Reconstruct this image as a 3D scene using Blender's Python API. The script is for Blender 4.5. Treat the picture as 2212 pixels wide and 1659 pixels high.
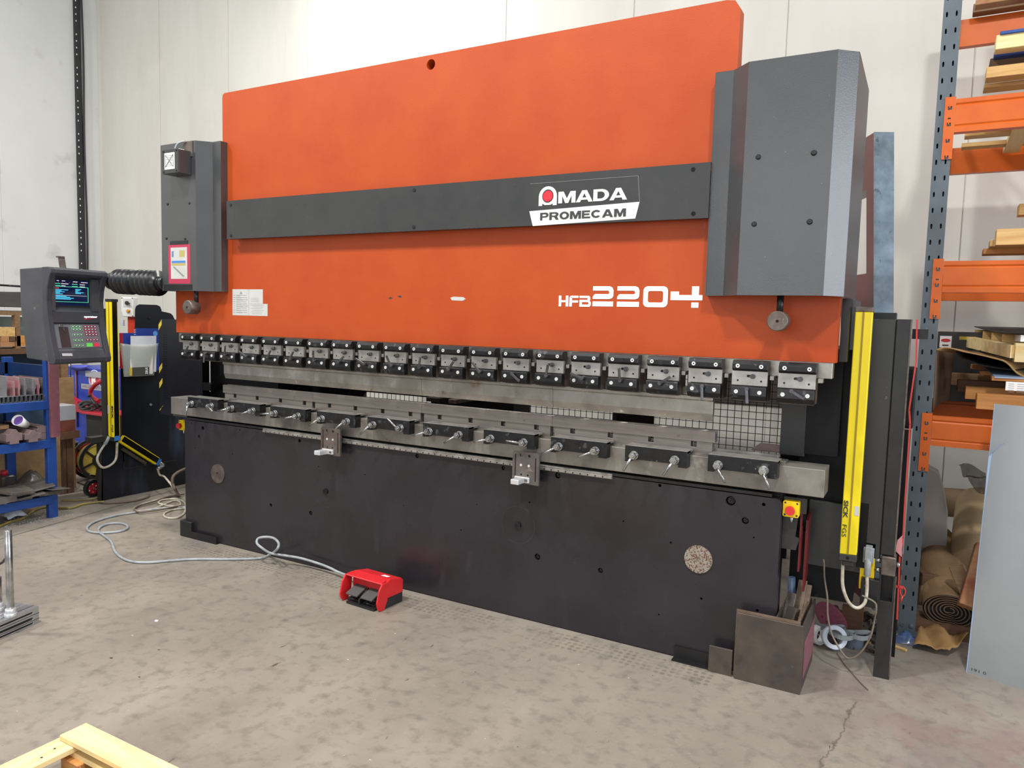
import bpy, bmesh, math, random
from mathutils import Vector, Matrix
random.seed(7)
sc = bpy.context.scene
for o in list(bpy.data.objects): bpy.data.objects.remove(o)
C = sc.collection

# ------------------------------------------------------------------ camera
FPX, YAW, PITCH, ROLL = 1600.67, -0.508904, 0.0853318, 0.0264383
EYE = Vector((0.0, -3.403, 1.59))
def cam_axes():
    fwd0 = Vector((math.sin(YAW), math.cos(YAW), 0)); right0 = Vector((math.cos(YAW), -math.sin(YAW), 0)); up0 = Vector((0, 0, 1))
    fwd = fwd0*math.cos(PITCH) - up0*math.sin(PITCH); up = up0*math.cos(PITCH) + fwd0*math.sin(PITCH)
    r = right0*math.cos(ROLL) + up*math.sin(ROLL); u = up*math.cos(ROLL) - right0*math.sin(ROLL)
    return r, u, fwd
CR, CU, CF = cam_axes()
cam = bpy.data.cameras.new('camera'); cam_o = bpy.data.objects.new('camera', cam); C.objects.link(cam_o)
cam.sensor_width = 36; cam.lens = FPX/2212*36; cam.clip_start = .05; cam.clip_end = 60
M3 = Matrix((CR, CU, -CF)).transposed()
cam_o.matrix_world = Matrix.Translation(EYE) @ M3.to_4x4()
sc.camera = cam_o

# surveying helper: the point where the sight line of a photo pixel meets a world plane at a known distance
def at(px, py, x=None, y=None, z=None):
    d = CR*((px-1106)/FPX) - CU*((py-829.5)/FPX) + CF
    k, v = (0, x) if x is not None else (1, y) if y is not None else (2, z)
    return EYE + d*((v-EYE[k])/d[k])

# ------------------------------------------------------------------ light
w = bpy.data.worlds.new('hall_world'); sc.world = w; w.use_nodes = True
bg = w.node_tree.nodes['Background']; bg.inputs[0].default_value = (0.93, 0.96, 1.0, 1); bg.inputs[1].default_value = 0.50
def area(name, loc, sx, sy, watt, col=(1, .985, .95), tgt=None):
    l = bpy.data.lights.new(name, 'AREA'); l.shape = 'RECTANGLE'; l.size = sx; l.size_y = sy; l.energy = watt; l.color = col
    o = bpy.data.objects.new(name, l); C.objects.link(o); o.location = loc
    if tgt is not None:
        o.rotation_euler = (Vector(tgt)-Vector(loc)).to_track_quat('-Z', 'Y').to_euler()
    return o
area('hall_lamp_light', (-3.0, -3.0, 6.6), .45, .45, 270)
area('hall_lamp_light', (-7.0, -3.4, 6.6), .45, .45, 260)
area('hall_lamp_light', (1.0, -3.4, 6.6), .45, .45, 250)
area('hall_lamp_light', (-4.7, 1.7, 5.3), .4, .3, 68)
area('doorway_daylight', (-1.5, -9.5, 3.0), 6, 4, 130, (.95, .98, 1.0), (-2.5, 0, 1.0))
area('side_door_daylight', (6.8, -1.6, 2.6), 4, 4, 300, (.84, .91, 1.0), (-1.5, 0.3, 1.2))
sc.view_settings.view_transform = 'Standard'; sc.view_settings.look = 'None'; sc.view_settings.gamma = 1
sc.view_settings.use_curve_mapping = False; sc.view_settings.exposure = 0.12

# ------------------------------------------------------------------ materials
def lin(h):
    h = h.lstrip('#'); out = []
    for i in (0, 2, 4):
        c = int(h[i:i+2], 16)/255; out.append(c/12.92 if c <= .04045 else ((c+.055)/1.055)**2.4)
    return (*out, 1)
def mat(name, c1, c2=None, scale=6, lo=.35, hi=.65, rough=.5, metal=0, bump=0, bscale=150, stretch=(1, 1, 1), marks=(), emit=0, alpha=1, trans=0, detail=6, spec=.5, roughvar=0):
    """base colour c1 blended into c2 by noise; marks = [(colour, scale, threshold, softness, stretch)] worn spots"""
    m = bpy.data.materials.new(name); m.use_nodes = True; nt = m.node_tree; N = nt.nodes; L = nt.links
    b = N['Principled BSDF']
    tc = N.new('ShaderNodeTexCoord')
    def noise(sc_, st, det=6, rgh=.6):
        mp = N.new('ShaderNodeMapping'); mp.inputs['Scale'].default_value = st; L.new(tc.outputs['Object'], mp.inputs[0])
        n = N.new('ShaderNodeTexNoise'); n.inputs['Scale'].default_value = sc_; n.inputs['Detail'].default_value = det; n.inputs['Roughness'].default_value = rgh
        L.new(mp.outputs[0], n.inputs['Vector']); return n.outputs['Fac']
    def ramp(src, a, bb):
        r = N.new('ShaderNodeMapRange'); r.inputs['From Min'].default_value = a; r.inputs['From Max'].default_value = bb; L.new(src, r.inputs['Value']); return r.outputs[0]
    def mix(f, a, bcol):
        x = N.new('ShaderNodeMix'); x.data_type = 'RGBA'
        if f is None: x.inputs[0].default_value = 0
        else: L.new(f, x.inputs[0])
        if isinstance(a, tuple): x.inputs[6].default_value = a
        else: L.new(a, x.inputs[6])
        x.inputs[7].default_value = bcol
        return x.outputs[2]
    col = lin(c1)
    if c2:
        nf = noise(scale, stretch, detail); col = mix(ramp(nf, lo, hi), col, lin(c2))
        if roughvar:
            rr = N.new('ShaderNodeMapRange'); rr.inputs['From Min'].default_value = lo; rr.inputs['From Max'].default_value = hi
            rr.inputs['To Min'].default_value = rough-roughvar; rr.inputs['To Max'].default_value = rough+roughvar; L.new(nf, rr.inputs['Value']); L.new(rr.outputs[0], b.inputs['Roughness'])
    for mk in marks:
        mc, ms, th, soft = mk[:4]; st = mk[4] if len(mk) > 4 else (1, 1, 1)
        col = mix(ramp(noise(ms, st, 3), th, th+soft), col, lin(mc))
    if isinstance(col, tuple): b.inputs['Base Color'].default_value = col
    else: L.new(col, b.inputs['Base Color'])
    if not (c2 and roughvar): b.inputs['Roughness'].default_value = rough
    b.inputs['Metallic'].default_value = metal
    b.inputs['Specular IOR Level'].default_value = spec
    if alpha < 1: b.inputs['Alpha'].default_value = alpha
    if trans: b.inputs['Transmission Weight'].default_value = trans
    if emit:
        b.inputs['Emission Strength'].default_value = emit
        if isinstance(col, tuple): b.inputs['Emission Color'].default_value = col
        else: L.new(col, b.inputs['Emission Color'])
    if bump:
        bn = N.new('ShaderNodeBump'); bn.inputs['Strength'].default_value = bump; bn.inputs['Distance'].default_value = .002
        L.new(noise(bscale, stretch if bscale < 60 else (1, 1, 1), 3), bn.inputs['Height']); L.new(bn.outputs[0], b.inputs['Normal'])
    return m

MT = {}
def m_(name, *a, **k): MT[name] = mat(name, *a, **k); return MT[name]
m_('orange_paint', '#b04315', '#b74c1b', 3, rough=.45, spec=.35, bump=.35, bscale=220, marks=[('#8f2c12', 55, .735, .02), ('#e6c9bd', 90, .78, .02)])
m_('charcoal_paint', '#303132', '#393939', 5, rough=.42, bump=.25, bscale=260, marks=[('#77787a', 120, .74, .04)], spec=.5)
m_('cover_paint', '#323436', '#3b3c3e', 4, rough=.30, bump=.3, bscale=240, marks=[('#87898c', 110, .74, .04)], spec=1.0)
m_('bed_paint', '#282528', '#302d31', 2.2, rough=.27, bump=.1, bscale=120, marks=[('#8d898a', 95, .745, .02), ('#a65a44', 34, .775, .015), ('#353235', 9, .62, .14, (1, 1, .25))], spec=.42, roughvar=.07)
m_('dark_hole', '#060606', rough=.9)
m_('black_frame', '#0b0b0d', '#101114', 2.5, rough=.5, spec=.3, bump=.1, bscale=90, marks=[('#3a4252', 6, .66, .14)])
m_('black_paint', '#131314', '#1d1d1f', 9, rough=.42, marks=[('#5f6064', 40, .72, .03)])
m_('mild_steel', '#aeaaa2', '#918c84', 7, rough=.34, metal=.7, bump=.1, bscale=60, marks=[('#857663', 14, .69, .06), ('#d6d2cb', 22, .68, .08)], roughvar=.1)
m_('table_steel', '#98938b', '#757068', 5, rough=.42, metal=.5, bump=.12, bscale=50, marks=[('#5f4f40', 11, .68, .05), ('#b5b0a7', 9, .62, .12), ('#6a655e', 3.5, .56, .1)], roughvar=.08)
m_('plate_steel', '#b6b3ae', '#9d9993', 12, rough=.33, metal=.7, marks=[('#6f6a64', 40, .7, .04)])
m_('die_steel', '#8d867f', '#736c66', 10, rough=.4, metal=.6, stretch=(.15, 1, 3), marks=[('#5c4a40', 25, .67, .05)])
m_('blackened_steel', '#19191a', '#252527', 18, rough=.34, metal=.35, marks=[('#77777a', 45, .70, .04), ('#4a4b4e', 22, .6, .08)])
m_('bright_zinc', '#c4c4c2', '#9a9a9a', 30, rough=.25, metal=.95)
m_('white_screw', '#e6e6e2', rough=.35, metal=.4)
m_('old_steel', '#7a6f68', '#5d534c', 22, rough=.45, metal=.6, marks=[('#93867c', 30, .66, .06)])
m_('disc_rusty', '#aaa39a', '#989086', 20, rough=.5, metal=.4, marks=[('#6e4a34', 130, .51, .05)])
m_('lever_steel', '#4c4c4d', '#67676a', 20, rough=.35, metal=.7)
m_('alu', '#c9cbce', '#b2b5b9', 12, rough=.32, metal=.85)
m_('alu_bright', '#e7e8ea', '#d4d6d9', 12, rough=.4, metal=.55)
m_('white_paint', '#f2efe9', rough=.5)
m_('pure_white', '#ffffff', rough=.45)
m_('sticker_grey', '#c9cac6', '#bfc0bb', 12, rough=.4)
m_('print_dark', '#3a3a3c', rough=.6)
m_('print_grey', '#8d8f8c', rough=.6)
m_('logo_red', '#d22f3c', rough=.4)
m_('yellow_paint', '#f3dc10', '#ecd20a', 5, rough=.38, marks=[('#a08a1a', 60, .76, .02)])
m_('estop_yellow', '#f5cf0a', rough=.4)
m_('estop_red', '#cf2f2c', rough=.35)
m_('window_black', '#151512', rough=.12)
m_('cap_blue', '#3f7fd0', rough=.4)
m_('cable_grey', '#a9adb0', '#8f9396', 14, rough=.45)
m_('cable_white', '#cfc9bc', '#a3967f', 20, rough=.5)
m_('hang_cable', '#8d8270', '#5c5246', 6, rough=.5)
m_('cable_yellow', '#a8954e', '#7f7040', 8, rough=.55)
m_('cable_brown', '#6d5c50', rough=.6)
m_('cable_dark', '#3a3b3d', rough=.5)
m_('pedal_red', '#d5262b', '#cc2026', 14, rough=.42, bump=.15, bscale=200)
m_('black_plastic', '#1d1d1f', '#26262a', 14, rough=.45)
m_('pedal_grey', '#4d4c4b', rough=.6)
m_('console_grey', '#3e3f43', '#47484c', 5, rough=.45, bump=.12, bscale=240, marks=[('#6d6a66', 12, .68, .1)])
m_('console_front', '#36373d', '#3d3e45', 6, rough=.48, bump=.1, bscale=240)
m_('keypad_grey', '#65666c', rough=.5)
m_('rubber', '#17181a', '#232427', 8, rough=.33)
m_('screen_glass', '#0b1530', rough=.08, emit=.9)
m_('screen_cyan', '#49b4d8', rough=.3, emit=.9)
m_('screen_green', '#5fd0a0', rough=.3, emit=.8)
m_('screen_white', '#e8e8e8', rough=.3, emit=.8)
m_('screen_red', '#e05050', rough=.3, emit=.8)
m_('key_green_line', '#7bbf86', rough=.5)
m_('key_pink_line', '#b0506c', rough=.5)
m_('key_dark', '#2b2c30', rough=.5)
m_('key_green', '#63d653', rough=.4)
m_('key_red', '#d8344a', rough=.4)
m_('wire_black', '#101014', rough=.6)
m_('rack_blue', '#525c64', '#5c666d', 8, rough=.4, metal=.1, marks=[('#c3ccd0', 60, .74, .02)])
m_('rack_orange', '#c9580a', '#d26310', 6, rough=.4, marks=[('#9a3a10', 50, .76, .02)])
m_('galvanised', '#6d7c88', '#8697a3', 14, rough=.38, metal=.4, marks=[('#5e6b74', 16, .62, .06)], bump=.1, bscale=40)
m_('red_oxide', '#4e0e14', '#5e1418', 6, rough=.3)
m_('dark_red_paint', '#641618', rough=.35)
m_('bright_red_paint', '#d6423c', rough=.4)
m_('pink_oxide', '#8d5860', '#7f4a54', 12, rough=.6, marks=[('#b98a8e', 20, .66, .06)])
m_('pine', '#d9b678', '#c79a5c', 3, rough=.62, stretch=(1, 14, 14), lo=.4, hi=.62, bump=.2, bscale=30, marks=[('#7a5230', 7, .72, .03)])
m_('pine_fresh', '#eed9a4', '#e2c284', 2.5, rough=.6, stretch=(12, 1, 12), lo=.4, hi=.65, marks=[('#8a6238', 9, .74, .02)])
m_('pine_fresh_x', '#eed9a4', '#e2c284', 2.5, rough=.6, stretch=(1, 12, 12), lo=.4, hi=.65, marks=[('#8a6238', 9, .74, .02)])
m_('pine_orange', '#c98e4e', '#b87b3e', 3, rough=.6, stretch=(1, 12, 12), lo=.4, hi=.62, marks=[('#6d4425', 8, .72, .03)])
m_('pine_dark', '#6a4a32', '#59402e', 4, rough=.7, stretch=(1, 12, 12))
m_('timber_red', '#8d4a2d', '#b08158', 5, rough=.7, lo=.42, hi=.6)
m_('shade_taupe', '#4a4540', '#413c38', 4, rough=.5)  # colour of the panel that stands in for wall shade
m_('brown_timber', '#8d6f4f', '#75583c', 4, rough=.7, stretch=(1, 12, 12))
m_('mdf', '#a3835a', '#957650', 20, rough=.7)
m_('shelf_blue', '#1c4690', '#193d80', 6, rough=.42, marks=[('#3b3b45', 30, .7, .03)])
m_('shelf_navy', '#16305c', '#12284e', 6, rough=.4)
m_('cupboard_teal', '#35506a', '#2c4459', 1.6, rough=.5)
m_('pale_teal', '#9fb4b4', rough=.5)
m_('dusty_steel', '#6d655e', '#5b5450', 9, rough=.55, metal=.3, marks=[('#8a7c74', 20, .64, .08)])
m_('pink_steel', '#97807f', '#7e6d6a', 9, rough=.5, metal=.3)
m_('punch_pink', '#b26a70', '#a79b9b', 8, rough=.45, metal=.3)
m_('punch_grey', '#9c9a9c', '#827f80', 8, rough=.4, metal=.5)
m_('banner_blue', '#1c37a4', '#2440b0', 5, rough=.35)
m_('cloth_blue', '#5862c8', '#4650b0', 6, rough=.8)
m_('red_plastic', '#b51f34', rough=.4)
m_('wire_yellow', '#c9b653', '#b8a444', 16, rough=.5, stretch=(1, 1, 1))
m_('box_white', '#aeb0b4', '#a2a4aa', 5, rough=.6)
m_('box_brick', '#7c3f2c', '#6b3426', 14, rough=.7)
m_('paper_white', '#dfe3ea', '#d2d7e2', 4, rough=.7)
m_('cover_blue', '#203a92', rough=.45)
m_('sky_dot', '#5f9be0', rough=.5)
m_('clear_pocket', '#c9d2cf', rough=.2, alpha=.42)
m_('catalogue_dark', '#4a4d48', rough=.5)
m_('catalogue_yellow', '#d9c340', rough=.5)
m_('pocket_grey', '#9a9d9a', rough=.4)
m_('poster_blue', '#5b86a8', rough=.4)
m_('poster_yellow', '#b5a766', rough=.4)
m_('amber', '#e08a10', rough=.3)
m_('ivory_box', '#dedfdc', rough=.5)
m_('orange_red', '#c5351a', rough=.5)
m_('box_steel', '#5f554c', '#4c443e', 7, rough=.5, metal=.35, marks=[('#b0aaa0', 45, .73, .02), ('#3b3a38', 5, .58, .12)])
m_('box_edge', '#85715f', '#6c5a4c', 18, rough=.5, metal=.3)
m_('sheet_metal', '#a5a9ab', '#9b9fa2', 2, rough=.34, metal=.5)
m_('film_blue', '#a8c4e6', rough=.25, alpha=.8)
m_('cardboard', '#8c6f4e', '#7b6145', 5, rough=.75)
m_('corrugated', '#6b5440', '#5a4636', 5, rough=.8)
m_('kraft', '#a5814f', '#96744a', 6, rough=.75)
m_('bag_grey', '#837d77', '#767069', 3, rough=.6)
m_('foam_roll', '#b49d78', '#a48d69', 4, rough=.7)
m_('smoke_plastic', '#4a423c', rough=.3, alpha=.75)
m_('black_card', '#2a2724', '#1f1d1b', 6, rough=.7)
m_('sanding_pink', '#8f4a5a', '#7e4050', 60, rough=.85)
m_('tape_white', '#dfe6f2', rough=.4)
m_('tape_grey', '#5c6470', rough=.45)
m_('belt_grey', '#8b9192', rough=.5)
m_('blue_film', '#4d6a9c', rough=.2, alpha=.6)
m_('plastic_pipe_grey', '#5d7290', rough=.4)
m_('door_sheet', '#0f131c', '#171b25', 2.2, rough=.34, marks=[('#56607a', 40, .72, .03), ('#3a4558', 3, .55, .2, (1, 1, .3))])
m_('guard_grey', '#2e2e2e', '#373736', 3, rough=.42, marks=[('#6c6c6a', 30, .7, .06)])
m_('tube_black', '#202021', '#2b2b2b', 12, rough=.42, marks=[('#8b8f98', 60, .74, .03)])
m_('paint_can', '#20211f', rough=.35)
m_('debris', '#4a4038', '#31291f', 8, rough=.9)

# ------------------------------------------------------------------ mesh builder
class MB:
    def __init__(s): s.v = []; s.f = []; s.sm = []
    def add(s, vs, fs, smooth=False):
        n = len(s.v); s.v += [Vector(p) for p in vs]
        for f in fs: s.f.append([i+n for i in f]); s.sm.append(smooth)
        return s
    def box(s, x0, x1, y0, y1, z0, z1):
        x0, x1 = sorted((x0, x1)); y0, y1 = sorted((y0, y1)); z0, z1 = sorted((z0, z1))
        return s.add([(x0, y0, z0), (x1, y0, z0), (x1, y1, z0), (x0, y1, z0), (x0, y0, z1), (x1, y0, z1), (x1, y1, z1), (x0, y1, z1)],
                     [(0, 3, 2, 1), (4, 5, 6, 7), (0, 1, 5, 4), (1, 2, 6, 5), (2, 3, 7, 6), (3, 0, 4, 7)])
    def obox(s, c, ax, ay, az):
        c, ax, ay, az = Vector(c), Vector(ax), Vector(ay), Vector(az)
        return s.add([c-ax-ay-az, c+ax-ay-az, c+ax+ay-az, c-ax+ay-az, c-ax-ay+az, c+ax-ay+az, c+ax+ay+az, c-ax+ay+az],
                     [(0, 3, 2, 1), (4, 5, 6, 7), (0, 1, 5, 4), (1, 2, 6, 5), (2, 3, 7, 6), (3, 0, 4, 7)])
    def bar(s, p0, p1, wd, th, up=(0, 0, 1)):
        p0, p1 = Vector(p0), Vector(p1); d = (p1-p0); u = Vector(up); sd = d.cross(u)
        if sd.length < 1e-6: sd = d.cross(Vector((1, 0, 0)))
        sd.normalize(); u = sd.cross(d).normalized()
        return s.obox((p0+p1)/2, d/2, sd*wd/2, u*th/2)
    def prism(s, pts, f, w0, w1):
        n = len(pts); a = [f(u, v, w0) for u, v in pts]; b = [f(u, v, w1) for u, v in pts]
        s.add(a+b, [list(range(n))[::-1], [i+n for i in range(n)]] + [(i, (i+1) % n, (i+1) % n+n, i+n) for i in range(n)])
        return s
    def plate(s, outline, holes, f, w0, w1):
        bm = bmesh.new(); loops = []
        for lp in [outline]+list(holes):
            vs = [bm.verts.new((u, v, 0)) for u, v in lp]; loops.append(vs)
            for i in range(len(vs)): bm.edges.new((vs[i], vs[(i+1) % len(vs)]))
        bmesh.ops.triangle_fill(bm, edges=bm.edges[:], use_beauty=True, use_dissolve=False, normal=(0, 0, 1))
        if not bm.faces: print('PLATE_FAIL', len(holes))
        bm.verts.index_update(); co = [(p.co.x, p.co.y) for p in bm.verts]; tri = [[p.index for p in t.verts] for t in bm.faces]
        ids = [[p.index for p in lp] for lp in loops]; bm.free(); n = len(co)
        fs = [t for t in tri]+[[i+n for i in t[::-1]] for t in tri]
        for lp in ids:
            for i in range(len(lp)): fs.append((lp[i], lp[(i+1) % len(lp)], lp[(i+1) % len(lp)]+n, lp[i]+n))
        s.add([f(u, v, w0) for u, v in co]+[f(u, v, w1) for u, v in co], fs); return s
    def cyl(s, p0, p1, r, r2=None, n=20, caps=True):
        p0, p1 = Vector(p0), Vector(p1); r2 = r if r2 is None else r2
        d = (p1-p0).normalized(); a = d.orthogonal().normalized(); b = d.cross(a)
        vs = [p0+(a*math.cos(t)+b*math.sin(t))*r for t in [2*math.pi*i/n for i in range(n)]] + [p1+(a*math.cos(t)+b*math.sin(t))*r2 for t in [2*math.pi*i/n for i in range(n)]]
        s.add(vs, [(i, (i+1) % n, (i+1) % n+n, i+n) for i in range(n)], True)
        if caps: s.add(vs, [list(range(n))[::-1], list(range(n, 2*n))])
        return s
    def ring(s, c, axis, ro, ri, h, n=28):
        c, d = Vector(c), Vector(axis).normalized(); a = d.orthogonal().normalized(); b = d.cross(a); vs = []
        for r, k in ((ro, 0), (ro, h), (ri, h), (ri, 0)):
            vs += [c+d*k+(a*math.cos(2*math.pi*i/n)+b*math.sin(2*math.pi*i/n))*r for i in range(n)]
        fs = []
        for q in range(4):
            for i in range(n): fs.append((q*n+i, q*n+(i+1) % n, ((q+1) % 4)*n+(i+1) % n, ((q+1) % 4)*n+i))
        return s.add(vs, fs, False)
    def tube(s, pts, r, n=8, closed=False, caps=True):
        pts = [Vector(p) for p in pts]; m = len(pts); vs = []; prev = None
        for i, p in enumerate(pts):
            if closed: t = (pts[(i+1) % m]-pts[i-1])
            else: t = pts[min(i+1, m-1)]-pts[max(i-1, 0)]
            t.normalize()
            if prev is None: a = t.orthogonal().normalized()
            else:
                a = prev-t*prev.dot(t); a = a.normalized() if a.length > 1e-6 else t.orthogonal().normalized()
            prev = a; b = t.cross(a); rr = r[i] if isinstance(r, (list, tuple)) else r
            vs += [p+(a*math.cos(2*math.pi*k/n)+b*math.sin(2*math.pi*k/n))*rr for k in range(n)]
        fs = []
        for i in range(m if closed else m-1):
            j = (i+1) % m
            for k in range(n): fs.append((i*n+k, i*n+(k+1) % n, j*n+(k+1) % n, j*n+k))
        s.add(vs, fs, True)
        if caps and not closed: s.add(vs, [list(range(n))[::-1], [(m-1)*n+k for k in range(n)]])
        return s
    def grid(s, f, nu, nv, th=0):
        vs = [f(i/nu, j/nv) for j in range(nv+1) for i in range(nu+1)]
        fs = [(j*(nu+1)+i, j*(nu+1)+i+1, (j+1)*(nu+1)+i+1, (j+1)*(nu+1)+i) for j in range(nv) for i in range(nu)]
        return s.add(vs, fs, True)
    def build(s, name, material, parent=None, bev=0, seg=1, solid=0, label=None):
        me = bpy.data.meshes.new(name)
        off = ROOTLOC.get(root_of(parent).name, Matrix.Identity(4)) if parent else Matrix.Identity(4)
        vs = [off @ p for p in s.v] if parent else s.v
        me.from_pydata([tuple(p) for p in vs], [], s.f)
        for p, sm in zip(me.polygons, s.sm): p.use_smooth = sm
        bm = bmesh.new(); bm.from_mesh(me); bmesh.ops.remove_doubles(bm, verts=bm.verts, dist=1e-6)
        bmesh.ops.recalc_face_normals(bm, faces=bm.faces)
        if solid:
            geo = bmesh.ops.solidify(bm, geom=bm.faces[:], thickness=solid)
            bmesh.ops.recalc_face_normals(bm, faces=bm.faces)
        if bev:
            ed = [e for e in bm.edges if len(e.link_faces) == 2 and e.calc_face_angle(0) > .5]
            if ed: bmesh.ops.bevel(bm, geom=ed, offset=bev, segments=seg, affect='EDGES', profile=.6, clamp_overlap=True)
        bm.to_mesh(me); bm.free(); me.update()
        if isinstance(material, str): material = MT[material]
        me.materials.append(material)
        o = bpy.data.objects.new(name, me); C.objects.link(o)
        if parent: o.parent = parent
        if label: o['label'] = label
        return o
ROOTLOC = {}
def root_of(o):
    while o.parent is not None: o = o.parent
    return o
def thing(name, label, cat, loc=(0, 0, 0), rotz=0, group=None):
    o = bpy.data.objects.new(name, None); C.objects.link(o); o.location = loc; o.rotation_euler = (0, 0, rotz); o.empty_display_size = .05
    o['label'] = label; o['category'] = cat
    if group: o['group'] = group
    ROOTLOC[o.name] = (Matrix.Translation(Vector(loc)) @ Matrix.Rotation(rotz, 4, 'Z')).inverted()
    return o
def tag(o, label, cat, group=None, kind=None):
    o['label'] = label; o['category'] = cat
    if group: o['group'] = group
    if kind: o['kind'] = kind
    return o
def struct(o): o['kind'] = 'structure'; return o
def FXZ(u, v, w): return (u, w, v)      # plane facing the hall
def FYZ(u, v, w): return (w, u, v)      # plane facing sideways
def FXY(u, v, w): return (u, v, w)
def circ(cx, cy, r, n=20, ry=None): return [(cx+r*math.cos(2*math.pi*i/n), cy+(ry or r)*math.sin(2*math.pi*i/n)) for i in range(n)]
def rrect(x0, x1, y0, y1, r, n=5, corners=(1, 1, 1, 1)):
    out = []
    for k, (cx, cy, a) in enumerate(((x1-r, y1-r, 0), (x0+r, y1-r, 90), (x0+r, y0+r, 180), (x1-r, y0+r, 270))):
        if corners[k]: out += [(cx+r*math.cos(math.radians(a+90*i/n)), cy+r*math.sin(math.radians(a+90*i/n))) for i in range(n+1)]
        else: out.append((x1 if k in (0, 3) else x0, y1 if k in (0, 1) else y0))
    return out
def smooth(pts, k=8):
    """Catmull-Rom through the points"""
    P = [Vector(p) for p in pts]; P = [P[0]*2-P[1]]+P+[P[-1]*2-P[-2]]; out = []
    for i in range(1, len(P)-2):
        for j in range(k):
            t = j/k; a, b, c, d = P[i-1:i+3]
            out.append(.5*((2*b)+(c-a)*t+(2*a-5*b+4*c-d)*t*t+(3*b-a-3*c+d)*t**3))
    out.append(P[-2]); return out
def text(body, f, u0, u1, v0, v1, w, material, name, parent, bold=0, th=.0015, label=None):
    cu = bpy.data.curves.new('lettering', 'FONT'); cu.body = body; cu.offset = bold; cu.extrude = .002; cu.resolution_u = 3
    to = bpy.data.objects.new('lettering', cu); me = bpy.data.meshes.new_from_object(to)
    xs = [p.co.x for p in me.vertices]; ys = [p.co.y for p in me.vertices]; zs = [p.co.z for p in me.vertices]
    a, b, c, d = min(xs), max(xs), min(ys), max(ys)
    B = MB(); B.add([f(u0+(p.co.x-a)/(b-a)*(u1-u0), v0+(p.co.y-c)/(d-c)*(v1-v0), w-(th if p.co.z > 0 else 0)) for p in me.vertices], [list(p.vertices) for p in me.polygons])
    bpy.data.objects.remove(to); bpy.data.meshes.remove(me)
    return B.build(name, material, parent, label=label)
def _arc(cx, cy, rx, ry, a0, a1, n=12): return [(cx+rx*math.cos(math.radians(a0+(a1-a0)*i/n)), cy+ry*math.sin(math.radians(a0+(a1-a0)*i/n))) for i in range(n+1)]
GLY = {'M': ([(0, 0), (0, 1), (.30, 1), (.5, .40), (.70, 1), (1, 1), (1, 0), (.77, 0), (.77, .64), (.59, 0), (.41, 0), (.23, .64), (.23, 0)], []),
       'A': ([(0, 0), (.36, 1), (.64, 1), (1, 0), (.75, 0), (.69, .19), (.31, .19), (.25, 0)], [[(.38, .38), (.62, .38), (.5, .74)]]),
       'D': ([(0, 0), (0, 1), (.5, 1)]+_arc(.5, .5, .5, .5, 80, -80)+[(.5, 0)], [[(.26, .21), (.26, .79), (.48, .79)]+_arc(.48, .5, .25, .29, 75, -75)+[(.48, .21)]]),
       'P': ([(0, 0), (0, 1), (.65, 1)]+_arc(.65, .68, .35, .32, 75, -75)+[(.65, .36), (.26, .36), (.26, 0)], [[(.26, .54), (.26, .80), (.60, .80)]+_arc(.60, .67, .13, .13, 70, -70)+[(.60, .54)]]),
       'R': ([(0, 0), (0, 1), (.65, 1)]+_arc(.63, .71, .35, .29, 75, -60)+[(1, 0), (.72, 0), (.5, .39), (.26, .39), (.26, 0)], [[(.26, .56), (.26, .81), (.58, .81)]+_arc(.58, .685, .13, .125, 70, -70)+[(.58, .56)]]),
       'O': (_arc(.5, .5, .5, .5, 0, 345, 23), [_arc(.5, .5, .25, .29, 0, 340, 17)]),
       'E': ([(0, 0), (0, 1), (.95, 1), (.95, .79), (.26, .79), (.26, .61), (.88, .61), (.88, .41), (.26, .41), (.26, .21), (1, .21), (1, 0)], []),
       'C': (_arc(.5, .5, .5, .5, 38, 322, 20)+_arc(.5, .5, .26, .28, 318, 42, 16), [])}
def letters(body, f, u0, u1, v0, v1, w, material, parent, gap=.1, th=.0015):
    wd = {'M': 1.15, 'A': 1.1, 'E': .85, 'P': .9}; tot = sum(wd.get(c, 1) for c in body)+gap*(len(body)-1); k = (u1-u0)/tot; u = u0
    for c in body:
        ol, hs = GLY[c]; g = lambda p, u=u, c=c: (u+p[0]*wd.get(c, 1)*k, v0+p[1]*(v1-v0))
        MB().plate([g(p) for p in ol], [[g(p) for p in h] for h in hs], f, w-th, w).build('lettering', material, parent); u += (wd.get(c, 1)+gap)*k
def dup(root, loc, rotz=None, label=None, group=None):
    r = root.copy(); C.objects.link(r); r.location = loc
    if rotz is not None: r.rotation_euler = (0, 0, rotz)
    if label: r['label'] = label
    if group: r['group'] = group
    for ch in [c for c in bpy.data.objects if c.parent == root]:
        c = ch.copy(); C.objects.link(c); c.parent = r
        for g in [x for x in bpy.data.objects if x.parent == ch]:
            d = g.copy(); C.objects.link(d); d.parent = c
    return r
def span_y(px0, py0, px1, py1, y, d):
    """box whose hall-side face lies at depth y and fills the surveyed rectangle"""
    xm = (px0+px1)/2; ym = (py0+py1)/2
    return at(px0, ym, y=y).x, at(px1, ym, y=y).x, y, y+d, at(xm, py1, y=y).z, at(xm, py0, y=y).z
def span_x(px0, py0, px1, py1, x, d):
    """box whose face towards +x lies at x"""
    xm = (px0+px1)/2; ym = (py0+py1)/2
    return x-d, x, at(px0, ym, x=x).y, at(px1, ym, x=x).y, at(xm, py1, x=x).z, at(xm, py0, x=x).z
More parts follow.
